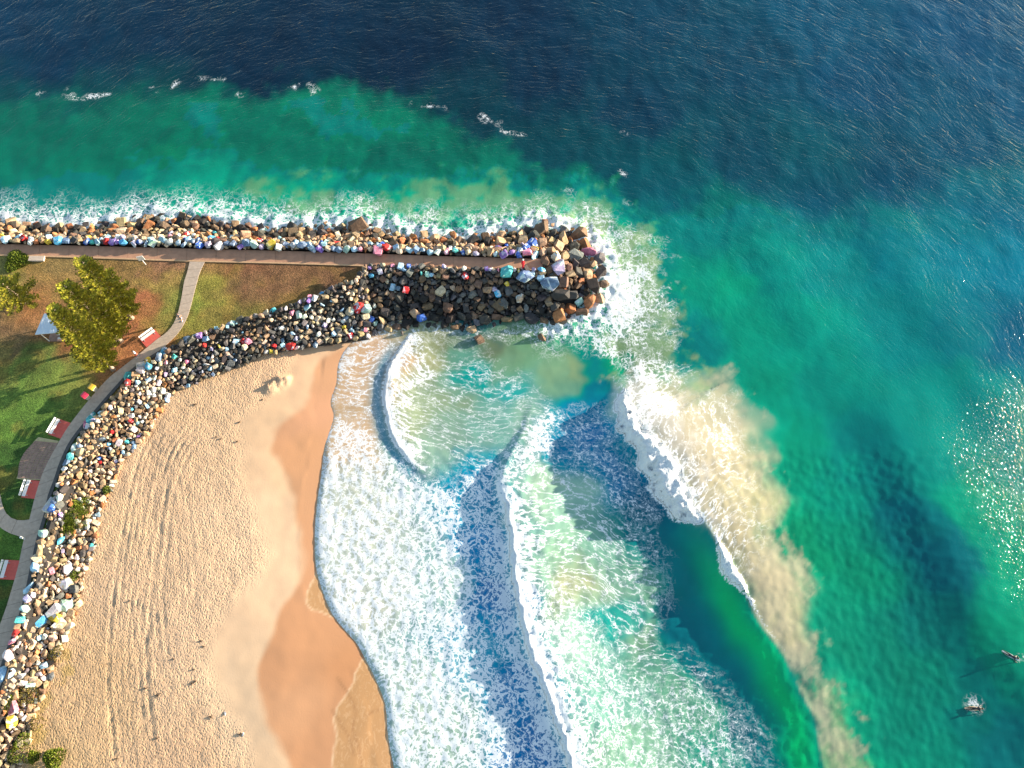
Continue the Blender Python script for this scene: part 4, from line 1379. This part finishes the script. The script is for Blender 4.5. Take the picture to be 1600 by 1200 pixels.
def pine(label, u, v, h, rad, z=ZL, sparse=False, lean=(0, 0), seed=1, group='tall pines on the lawn'):
    random.seed(seed)
    b = P3(u, v, z)
    root = empty('pine_tree', b)
    tag(root, label, 'tree', group)
    tr = MB()
    tr.tube([(0, 0, -.2), (0, 0, .6), (lean[0] * .3, lean[1] * .3, h * .4), (lean[0] * .7, lean[1] * .7, h * .75), (lean[0], lean[1], h * .98)], [.40, .24, .15, .08, .02], 9)
    trunk = tr.build('trunk', M_BARK, root, True)
    Q, C = [], []
    limbs = MB()
    z0 = h * (.14 if not sparse else .12)
    lev = z0
    step = .50 if not sparse else .75
    while lev < h * .99:
        f_ = (lev - z0) / (h - z0)
        rr = rad * (1 - f_) ** .72 * (.55 + .45 * min(1, f_ / .18)) + .22
        nb = 8 if not sparse else 6
        ph = random.random() * 6.28
        for k in range(nb):
            an = ph + 6.283 * k / nb + random.uniform(-.25, .25)
            r_ = rr * random.uniform(.72, 1.16)
            d_ = Vector((math.cos(an), math.sin(an), 0))
            o_ = Vector((lean[0] * lev / h, lean[1] * lev / h, lev))
            up = .16 + .35 * f_
            tip = o_ + d_ * r_ + Vector((0, 0, r_ * up * .5))
            if (k + int(lev * 3)) % 2 == 0 or sparse:
                limbs.tube([o_, o_ + d_ * r_ * .5 - Vector((0, 0, .02)), tip - Vector((0, 0, .12))], [.035, .025, .012], 4)
            nf_ = max(3, int(r_ / .32))
            for i in range(nf_):
                q = (i + .5) / nf_
                p_ = o_ + (tip - o_) * q
                for s_ in (-1, 0, 1):
                    a2 = an + s_ * random.uniform(.5, .95)
                    dd_ = Vector((math.cos(a2), math.sin(a2), random.uniform(.15, .75)))
                    l_ = random.uniform(.34, .66) * (1.3 if sparse else 1)
                    br = .55 + .65 * random.random()
                    frond(Q, C, p_, p_ + dd_ * l_, .24 if not sparse else .26, .02, br, 2)
        lev += step * random.uniform(.85, 1.15)
    limbs.build('branches', M_BARK, trunk)['kind'] = 'stuff'
    leafmesh('foliage', Q, C, M_PINE, root)
    return root


pine('tallest dense yellow-green pine of the group, nearest the breakwater walkway', 206, 497, 14.6, 2.75, lean=(.3, .2), seed=21)
pine('dense pine in the middle of the three close-standing pines, pale trunk over red soil', 189, 533, 14.8, 2.75, lean=(-.2, .3), seed=22)
pine('pine closest to the white shelter roof and the curved promenade', 177, 577, 16.2, 2.35, lean=(.5, .5), seed=23)
pine('thin young pine with open star-shaped branches at the left edge of the lawn', 40, 472, 5.2, 3.3, sparse=True, lean=(-.1, -.1), seed=24, group=None)


def shrub(name, label, u, v, r, h, z, mat, n, seed, group=None, size=.22, cat='shrub'):
    random.seed(seed)
    root = empty(name, P3(u, v, z))
    tag(root, label, cat, group)
    Q, C = [], []
    st = MB()
    for k in range(5):
        a = 6.28 * k / 5 + random.random()
        st.tube([(0, 0, -.1), (math.cos(a) * r * .4, math.sin(a) * r * .4, h * .7)], [.03, .012], 5)
    st.build('stem', M_BARK, root)
    for i in range(n):
        a = random.random() * 6.28
        q = math.sqrt(random.random())
        rr = r * q * (1 + .18 * math.sin(3 * a + seed))
        zz = h * math.sqrt(max(0, 1 - q * q)) * random.uniform(.75, 1.1)
        c_ = Vector((math.cos(a) * rr, math.sin(a) * rr, zz))
        d_ = Vector((math.cos(a) * q + random.uniform(-.6, .6), math.sin(a) * q + random.uniform(-.6, .6), random.uniform(.3, 1))).normalized()
        e_ = d_.cross(Vector((random.uniform(-1, 1), random.uniform(-1, 1), .3))).normalized()
        l_, w_ = size * random.uniform(.7, 1.3), size * .35
        Q.append((c_ - e_ * w_ * .6, c_ + e_ * w_ * .6, c_ + d_ * l_ + e_ * w_ * .5, c_ + d_ * l_ - e_ * w_ * .5))
        k_ = random.uniform(.6, 1.25)
        C.append((k_, k_, k_ * .8, 1))
    leafmesh('foliage', Q, C, mat, root)
    return root


shrub('low_shrub', 'low bright green shrub on the lawn edge left of the concrete block', 27, 408, 1.6, .22, ZL, M_SHRUB, 1300, 33)
shrub('round_bush', 'round green bush standing alone on the sand near the bottom left corner', 88, 1185, 1.05, 1.3, 1.7, M_SHRUB, 1600, 31)
shrub('round_bush', 'small low green bush on the sand, left of the round bush', 55, 1182, .55, .6, 1.7, M_SHRUB, 500, 32)
PATCH = [(115, 808, 1.9, .55, 2.5, 1800, 'wide patch of green ice plant covering the middle of the seawall'), (104, 822, 1.3, .5, 2.6, 900, 'green ice plant on the upper half of the seawall beside the large white boulders'), (128, 792, 1.1, .45, 2.2, 700, 'green ice plant at the lower side of the wide patch, by the sand'),
         (131, 706, 1.2, .5, 2.7, 700, 'low green plants among the rocks beside the brown terrace'), (168, 766, .5, .4, 1.8, 260, 'tuft of yellow-green weed where the seawall meets the sand'), (122, 735, .9, .35, 2.6, 360, 'small green weed on the rocks below the terrace'),
         (44, 1085, 1.3, .5, 2.1, 800, 'olive scrub at the seawall foot beside the pink stone'), (36, 1172, 1.5, .6, 2.1, 1000, 'bright green scrub at the seawall foot near the bottom left corner'), (90, 1022, .9, .4, 1.9, 350, 'dry yellow weed at the seawall foot above the scrub'),
         (8, 1100, .9, .4, 2.9, 500, 'dark green plant against the retaining wall'), (118, 900, .6, .3, 1.9, 260, 'small weed beside a white boulder at the sand edge'), (60, 1130, .8, .35, 1.9, 300, 'dry olive weed on the sand between the two scrubs')]
for i, (u, v, r, h, z, n, lab) in enumerate(PATCH):
    shrub('ground_plant', lab, u, v, r, h, z, M_DRYW if 'dry' in lab or 'olive' in lab else M_SHRUB, n, 40 + i, 'plants growing on the seawall', .17, 'plant')

# ================================================================== FURNITURE
M_WHITE = simple('bench_white', (.74, .73, .70), .6, .05, 8)
M_STEEL = simple('steel', (.32, .33, .34), .45, .1, 8)


def facing(u0, v0, u1, v1, z=ZL):
    a, b = at(u0, v0, z), at(u1, v1, z)
    return math.atan2(b[1] - a[1], b[0] - a[0])


def bench(label, u, v, rz, pad_l=2.3, pad_w=2.0):
    """rz: direction of the long side; the path lies on the -y side of the bench"""
    b = P3(u, v, ZL)
    pad = MB().prism([(-pad_l / 2, -pad_w * .75), (pad_l / 2, -pad_w * .75), (pad_l / 2, pad_w * .25), (-pad_l / 2, pad_w * .25)], -.02, .045).build('bench_pad', M_PADRED)
    pad.location = b
    pad.rotation_euler = (0, 0, rz)
    tag(pad, label.replace('white bench', 'red concrete pad under the bench', 1), 'paving', 'red pads under the benches')
    root = empty('park_bench', b + Vector((0, 0, .045)), rz)
    tag(root, label, 'bench', 'white benches along the promenade')
    for k in range(3):
        MB().box((0, -.16 + .15 * k, .45), (2.1, .135, .04), bev=.01).build('seat_slat', M_WHITE, root)
    for k in range(2):
        MB().box((0, .33 + .03 * k, .60 + .17 * k), (2.1, .04, .15), rx=-.2, bev=.01).build('back_slat', M_WHITE, root)
    for sx in (-.8, .8):
        m = MB()
        m.box((sx, .04, .21), (.07, .06, .42)).box((sx, .0, .41), (.07, .5, .04)).box((sx, .27, .56), (.07, .04, .52), rx=-.2).box((sx, 0, .02), (.09, .5, .04))
        m.build('leg', M_STEEL, root)
    return root


bench('white bench on the lawn side of the footpath, nearest the pines', 233, 526, facing(228, 530, 243, 519))
bench('white bench above the paved brown terrace', 88, 668, facing(82, 680, 95, 660) + .05)
bench('white bench below the brown terrace, above the path junction', 44, 764, facing(40, 778, 49, 752))
bench('white bench at the far left below the path junction', 10, 890, facing(6, 905, 14, 878))


def bin_(label, u, v, rz, lid):
    root = empty('wheelie_bin', P3(u, v, ZL), rz)
    tag(root, label, 'bin', 'pair of bins by the promenade')
    M_B = simple('bin_body', (.55, .50, .38), .6, .06, 5)
    m = MB()
    V = []
    for z, a, b in ((.0, .24, .26), (.12, .27, .29), (1.0, .34, .40)):
        for x, y in ((-a, -b), (a, -b), (a, b), (-a, b)):
            V.append(Vector((x, y, z)))
    m.V = V
    m.F = [(3, 2, 1, 0), (8, 9, 10, 11)] + [(r_ * 4 + k, r_ * 4 + (k + 1) % 4, r_ * 4 + 4 + (k + 1) % 4, r_ * 4 + 4 + k) for r_ in range(2) for k in range(4)]
    m.build('body', M_B, root)
    l = MB()
    prof = [(-.44, 1.0), (-.42, 1.07), (-.2, 1.15), (.15, 1.15), (.40, 1.08), (.44, 1.0)]
    n = len(prof)
    l.V = [Vector((sx, y, z)) for sx in (-.38, .38) for y, z in prof]
    l.F = [tuple(range(n)), tuple(range(2 * n - 1, n - 1, -1))] + [(k, n + k, n + (k + 1) % n, (k + 1) % n) for k in range(n)]
    lo = l.build('lid', lid, root)
    MB().tube([(-.3, .47, .98), (.3, .47, .98)], .025, 6).build('handle', M_STEEL, lo)
    for sx in (-.3, .3):
        MB().tube([(sx - .03, .3, .1), (sx + .03, .3, .1)], .11, 10).build('wheel', M_STEEL, root)
    return root


bn = facing(150, 612, 134, 600)
bin_('cream bin with a yellow lid, right of its red-lidded twin', 149, 609, bn - math.pi / 2 + .1, simple('lid_yellow', (.70, .42, .04), .5, .05))
bin_('cream bin with a crimson lid, left of the yellow-lidded one', 138, 622, bn - math.pi / 2, simple('lid_red', (.55, .03, .07), .5, .05))

# shelter with a picnic table
M_ROOF = simple('shelter_roof_sheet', (.62, .68, .72), .35, .04, 2)
c4 = [P3(70, 491, 5.6), P3(110, 492, 5.6), P3(100, 519, 5.6), P3(55, 523, 5.6)]
ctr = sum(c4, Vector()) / 4
root = empty('picnic_shelter', (ctr.x, ctr.y, ZL))
tag(root, 'open picnic shelter with a pale blue-white flat roof beside the pines', 'shelter')
loc4 = [c - ctr for c in c4]
rf = MB()
V = []
for i, c in enumerate(loc4):
    V.append(Vector((c.x, c.y, 2.56 + (.12 if i < 2 else 0))))
for i, c in enumerate(loc4):
    V.append(Vector((c.x, c.y, 2.66 + (.12 if i < 2 else 0))))
rf.V = V
rf.F = [(3, 2, 1, 0), (4, 5, 6, 7), (0, 1, 5, 4), (1, 2, 6, 5), (2, 3, 7, 6), (3, 0, 4, 7)]
roof_ = rf.build('roof', M_ROOF, root)
rib = MB()
for k in range(9):
    q = (k + .5) / 9
    a = V[4].lerp(V[5], q)
    b = V[7].lerp(V[6], q)
    rib.tube([a + Vector((0, 0, .012)), b + Vector((0, 0, .012))], .022, 4)
rib.build('roof_ribs', M_ROOF, roof_)
for c in loc4:
    MB().tube([(c.x * .8, c.y * .8, 0), (c.x * .8, c.y * .8, 2.58)], .06, 8).build('post', M_WHITE, root)
MB().box((0, 0, .02), (3.6, 2.6, .06)).build('floor_slab', M_PAVER, root)
tb = empty('picnic_table', (ctr.x + .5, ctr.y - .3, ZL + .05), .1)
tag(tb, 'picnic table with two benches under the pale shelter roof', 'table')
MB().box((0, 0, .74), (1.8, .75, .05)).build('table_top', M_WHITE, tb)
for s_ in (-1, 1):
    MB().box((0, s_ * .7, .45), (1.8, .28, .05)).build('seat', M_WHITE, tb)
    MB().box((s_ * .65, 0, .37), (.08, .5, .70)).box((s_ * .65, 0, .40), (.08, 1.5, .06)).build('leg', M_STEEL, tb)

# sign board by the walkway
sb_ = empty('notice_board', P3(228, 414, ZL), .25)
tag(sb_, 'white notice board on a pale post at the lawn edge below the walkway', 'sign')
MB().box((0, 0, 1.75), (.85, .06, 1.0), bev=.01).build('panel', M_WHITE, sb_)
MB().tube([(0, .06, 0), (0, .06, 2.1)], .05, 8).build('post', M_WHITE, sb_)
pb = MB().box((0, 0, .1), (2.2, .8, .3), bev=.03).build('concrete_block', M_CONC3)
pb.location = P3(58, 405, ZL)
tag(pb, 'low concrete block on the grass edge below the walkway', 'block')
ms = empty('bollard', P3(39, 842, ZL), .6)
tag(ms, 'short white bollard at the corner where the loop path meets the promenade', 'bollard')
MB().tube([(0, 0, 0), (0, 0, .9)], .13, 10).build('shaft', M_WHITE, ms)
MB().tube([(0, 0, .9), (0, 0, .96), (0, 0, 1.0)], [.15, .14, .05], 10).build('cap', M_WHITE, ms)
# red beacon at the end of the walkway
M_RED = simple('beacon_red', (.62, .02, .03), .5, .06)
bc = empty('beacon', P3(817, 421, ZL))
tag(bc, 'slim red beacon post with a white foot at the end of the breakwater walkway', 'beacon')
MB().tube([(0, 0, 0), (0, 0, .35)], .22, 10).build('foot', M_WHITE, bc)
bp = MB().tube([(0, 0, .35), (0, 0, 1.6), (0, 0, 1.62), (0, 0, 1.9), (0, 0, 1.92), (0, 0, 2.5)], [.15, .15, .26, .26, .12, .10], 10).build('post', M_RED, bc)
MB().tube([(0, 0, 2.5), (0, 0, 2.72)], [.13, .08], 8).build('lamp', M_WHITE, bp)

# ================================================================== PEOPLE
M_SKIN = simple('skin', (.42, .22, .14), .6, .05)
M_HAIR = simple('hair', (.05, .03, .02), .7, .1)
M_WET = simple('wetsuit', (.012, .013, .016), .45, .1)
M_SHIRTW = simple('shirt_white', (.75, .75, .74), .8, .04)
M_SHIRTG = simple('shirt_grey', (.16, .17, .19), .8, .04)
M_SHORTR = simple('shorts_red', (.55, .05, .06), .8, .04)
M_SHORTD = simple('trousers_dark', (.06, .06, .08), .8, .04)


def skin(name, chains, mat, parent, root_i=0, sub=2):
    V, E_, Rd = [], [], []
    key = {}
    for ch in chains:
        prev = None
        for (x, y, z, r) in ch:
            k = (round(x, 3), round(y, 3), round(z, 3))
            if k not in key:
                key[k] = len(V)
                V.append((x, y, z))
                Rd.append(r)
            if prev is not None:
                E_.append((prev, key[k]))
            prev = key[k]
    me = bpy.data.meshes.new(name)
    me.from_pydata(V, E_, [])
    o = link(name, me, mat, parent)
    m = o.modifiers.new('skin', 'SKIN')
    m.use_smooth_shade = True
    sv = me.skin_vertices[0].data if me.skin_vertices else None
    if sv is None:
        bm = bmesh.new()
        bm.from_mesh(me)
        bm.verts.layers.skin.verify()
        bm.to_mesh(me)
        bm.free()
        sv = me.skin_vertices[0].data
    for i, r in enumerate(Rd):
        sv[i].radius = (r, r)
        sv[i].use_root = (i == root_i)
    s_ = o.modifiers.new('sub', 'SUBSURF')
    s_.levels = s_.render_levels = sub
    return o


def head(parent, c, fwd, mat=M_SKIN, hair=M_HAIR):
    c = Vector(c)
    fwd = Vector(fwd).normalized()
    bm = bmesh.new()
    bmesh.ops.create_uvsphere(bm, u_segments=12, v_segments=8, radius=.112)
    for v in bm.verts:
        if v.co.y < -.03:
            v.co.x *= .95
        v.co.z *= 1.12
    me = bpy.data.meshes.new('hair')
    bm.to_mesh(me)
    bm.free()
    o = link('hair', me, hair, parent, smooth_=True)
    o.location = c + Vector((0, 0, .025)) - fwd * .022
    return o


def walker(label, u, v, rz, shirt, lower, bend=0.15):
    root = empty('person', P3(u, v, ZL + .07), rz)
    tag(root, label, 'person')
    P = (0, 0, .92, .145)
    ch = [[P, (0, .02, 1.15, .13), (0, .03, 1.38, .15), (0, .03, 1.50, .055), (0, .05, 1.56, .055), (0, .06, 1.64, .10), (0, .055, 1.72, .085)]]
    for s_, st in ((-1, .22), (1, -.22)):
        ch.append([P, (s_ * .10, 0, .86, .095), (s_ * .10, st * .55, .48, .06), (s_ * .10, st - .05, .09, .04), (s_ * .10, st + .12, .045, .035)])
        ch.append([(0, .03, 1.38, .15), (s_ * .19, .02, 1.40, .058), (s_ * .24, -st * .45, 1.12, .042), (s_ * .24, -st * .8 + .08, .88, .032), (s_ * .24, -st * .8 + .12, .80, .034)])
    skin('body', ch, M_SKIN, root)
    t = [[(0, 0, .94, .165), (0, .02, 1.15, .15), (0, .03, 1.36, .165), (0, .03, 1.44, .10)]]
    for s_, st in ((-1, .22), (1, -.22)):
        t.append([(0, .03, 1.36, .165), (s_ * .19, .02, 1.40, .075), (s_ * .225, -st * .25, 1.24, .062)])
    skin('shirt', t, shirt, root)
    t = [[(0, 0, .92, .165), (0, 0, .99, .15)]]
    for s_, st in ((-1, .22), (1, -.22)):
        t.append([(0, 0, .92, .165), (s_ * .10, 0, .84, .11), (s_ * .10, st * .5, .52, .085)])
    skin('shorts', t, lower, root)
    for s_, st in ((-1, .22), (1, -.22)):
        MB().box((s_ * .10, st + .03, .045), (.1, .28, .09), bev=.02).build('shoe', M_SHIRTW, root)
    head(root, (0, .06, 1.69), (0, 1, 0))
    return root


walker('person in a grey top and white shoes walking on the narrow footpath', 284, 500, facing(284, 500, 290, 470) - math.pi / 2, M_SHIRTG, M_SHORTD)
walker('person in a white top and red shorts walking where the footpath joins the promenade', 216, 557, facing(216, 557, 190, 575) - math.pi / 2, M_SHIRTW, M_SHORTR)


def prone(label, u, v, rz, mat):
    root = empty('person', P3(u, v, water_z(u, v) + .13), rz)
    tag(root, label, 'person')
    P = (0, 0, .10, .14)
    ch = [[P, (0, .28, .13, .13), (0, .50, .20, .15), (0, .62, .27, .055), (0, .68, .31, .055), (0, .76, .35, .095), (0, .82, .36, .08)]]
    for s_ in (-1, 1):
        ch.append([P, (s_ * .09, -.12, .08, .09), (s_ * .11, -.48, .06, .065), (s_ * .12, -.86, .05, .04), (s_ * .13, -1.0, .04, .035)])
        ch.append([(0, .50, .20, .15), (s_ * .2, .52, .19, .058), (s_ * .36, .72, .02, .043), (s_ * .34, .95, -.08, .035), (s_ * .33, 1.05, -.1, .035)])
    skin('wetsuit_body', ch, mat, root)
    head(root, (0, .78, .38), (0, 1, .2))
    return root


def board(label, u, v, rz, c):
    V, Fc = [], []
    n = 14
    for i in range(n + 1):
        q = i / n
        y = -1.05 + 2.2 * q
        w = .22 * (math.sin(math.pi * min(1, q * 1.0)) ** .55 if 0 < q < 1 else .02)
        zz = .12 * (q - .5) ** 2 + (.18 * max(0, q - .8))
        V += [(-w, y, zz), (-w * .6, y, zz + .05), (w * .6, y, zz + .05), (w, y, zz), (0, y, zz - .03)]
    for i in range(n):
        a = i * 5
        for k in range(5):
            Fc.append((a + k, a + (k + 1) % 5, a + 5 + (k + 1) % 5, a + 5 + k))
    me = pyd('surfboard', V, Fc)
    o = link('surfboard', me, simple('board_' + str(u), c, .3, .03), smooth_=True)
    o.location = P3(u, v, water_z(u, v) + .04)
    o.rotation_euler = (0, 0, rz)
    tag(o, label, 'surfboard')
    return o


r1_ = facing(1566, 1017, 1590, 1030, .3) - math.pi / 2
prone('upper surfer, in a black wetsuit lying on a board near the right edge', 1578, 1024, r1_, M_WET)
board('grey-blue surfboard under the upper surfer near the right edge', 1578, 1024, r1_, (.30, .40, .46))
r2_ = facing(1510, 1107, 1534, 1108, .3) - math.pi / 2
prone('surfer in a dark wetsuit paddling in a ring of splashes, lower of the two', 1522, 1107, r2_, M_WET)
board('cream surfboard under the lower surfer amid splashes', 1520, 1107, r2_, (.72, .52, .34))

# ================================================================== BEACH LITTER
M_WEED = simple('seaweed', (.05, .03, .018), .8, .3, 8)
random.seed(77)
spots = [(314, 1001, .25, 'beside the wheel tracks'), (247, 1086, .4, 'largest dark clump low on the beach'), (304, 1064, .28, ''), (330, 1120, .3, ''), (300, 1068, .2, ''), (318, 1010, .2, ''), (228, 1075, .2, ''), (374, 1148, .35, ''), (271, 1030, .15, ''), (303, 1046, .15, ''), (338, 683, .18, ''), (345, 686, .2, ''), (410, 625, .18, ''), (374, 660, .25, ''), (370, 690, .22, ''), (182, 1185, .22, ''), (246, 1153, .18, ''), (203, 939, .12, ''), (305, 632, .3, '')]
for i, (u, v, r, ex) in enumerate(spots):
    r = r * .75
    d_ = 1.9 * (1 - math.exp(min(0, linedist(np.array([at(u, v, 1.4)[0]]), np.array([at(u, v, 1.4)[1]]), shore)[0][0]) / 17.0))
    m = MB()
    for k in range(6):
        a = random.random() * 6.28
        q0 = Vector((random.uniform(-r, r) * .5, random.uniform(-r, r) * .4, .02))
        m.tube([q0, q0 + Vector((math.cos(a) * r * .6, math.sin(a) * r * .4, .10)), q0 + Vector((math.cos(a) * r * 1.2, math.sin(a) * r * .8, .02))], [.03, .04, .02], 5)
    o = m.build('seaweed', M_WEED)
    o.location = P3(u, v, d_)
    if ex:
        lab = {'beside the wheel tracks': 'dark seaweed clump lying alone at the edge of the smooth sand', 'largest dark clump low on the beach': 'largest dark seaweed clump, beside the wheel tracks low on the beach'}[ex]
        tag(o, lab, 'seaweed')
    else:
        tag(o, 'small dark scrap of seaweed on the pale sand', 'seaweed', 'scraps of seaweed on the sand')
dr = MB().tube([(-.8, 0, .08), (-.2, .05, .14), (.5, -.02, .12), (.75, .12, .2)], [.04, .09, .08, .03], 6).build('driftwood', simple('driftwood', (.16, .09, .05), .9, .2))
dr.location = P3(515, 541, .9)
dr.rotation_euler = (0, 0, .1)
tag(dr, 'dark piece of driftwood on the smooth sand below the rock wall', 'driftwood')

# two gulls standing on the smooth sand
M_GULLW = simple('gull_white', (.74, .74, .72), .7, .04)
M_GULLG = simple('gull_grey', (.30, .31, .33), .7, .05)
M_BEAK = simple('gull_beak', (.55, .10, .03), .5, .05)
for u, v, lab in ((353, 1115, 'white gull standing on the smooth sand, nearer the wheel tracks'), (381, 1147, 'white gull standing lower on the smooth sand, nearer the wet sand')):
    rt = empty('gull', P3(u, v, .95), 2.2 + u)
    tag(rt, lab, 'bird')
    skin('body', [[(0, -.22, .20, .02), (0, -.10, .21, .055), (0, .04, .22, .075), (0, .14, .26, .05), (0, .17, .33, .035), (0, .19, .38, .042)]], M_GULLW, rt, 2)
    for sx in (-1, 1):
        skin('wing', [[(sx * .06, .10, .25, .03), (sx * .075, -.05, .25, .035), (sx * .05, -.26, .22, .012)]], M_GULLG, rt)
        MB().tube([(sx * .03, .02, .17), (sx * .03, .03, .0), (sx * .03, .07, .0)], .009, 5).build('leg', M_BEAK, rt)
    MB().tube([(0, .22, .385), (0, .29, .37)], [.014, .004], 6).build('beak', M_BEAK, rt)
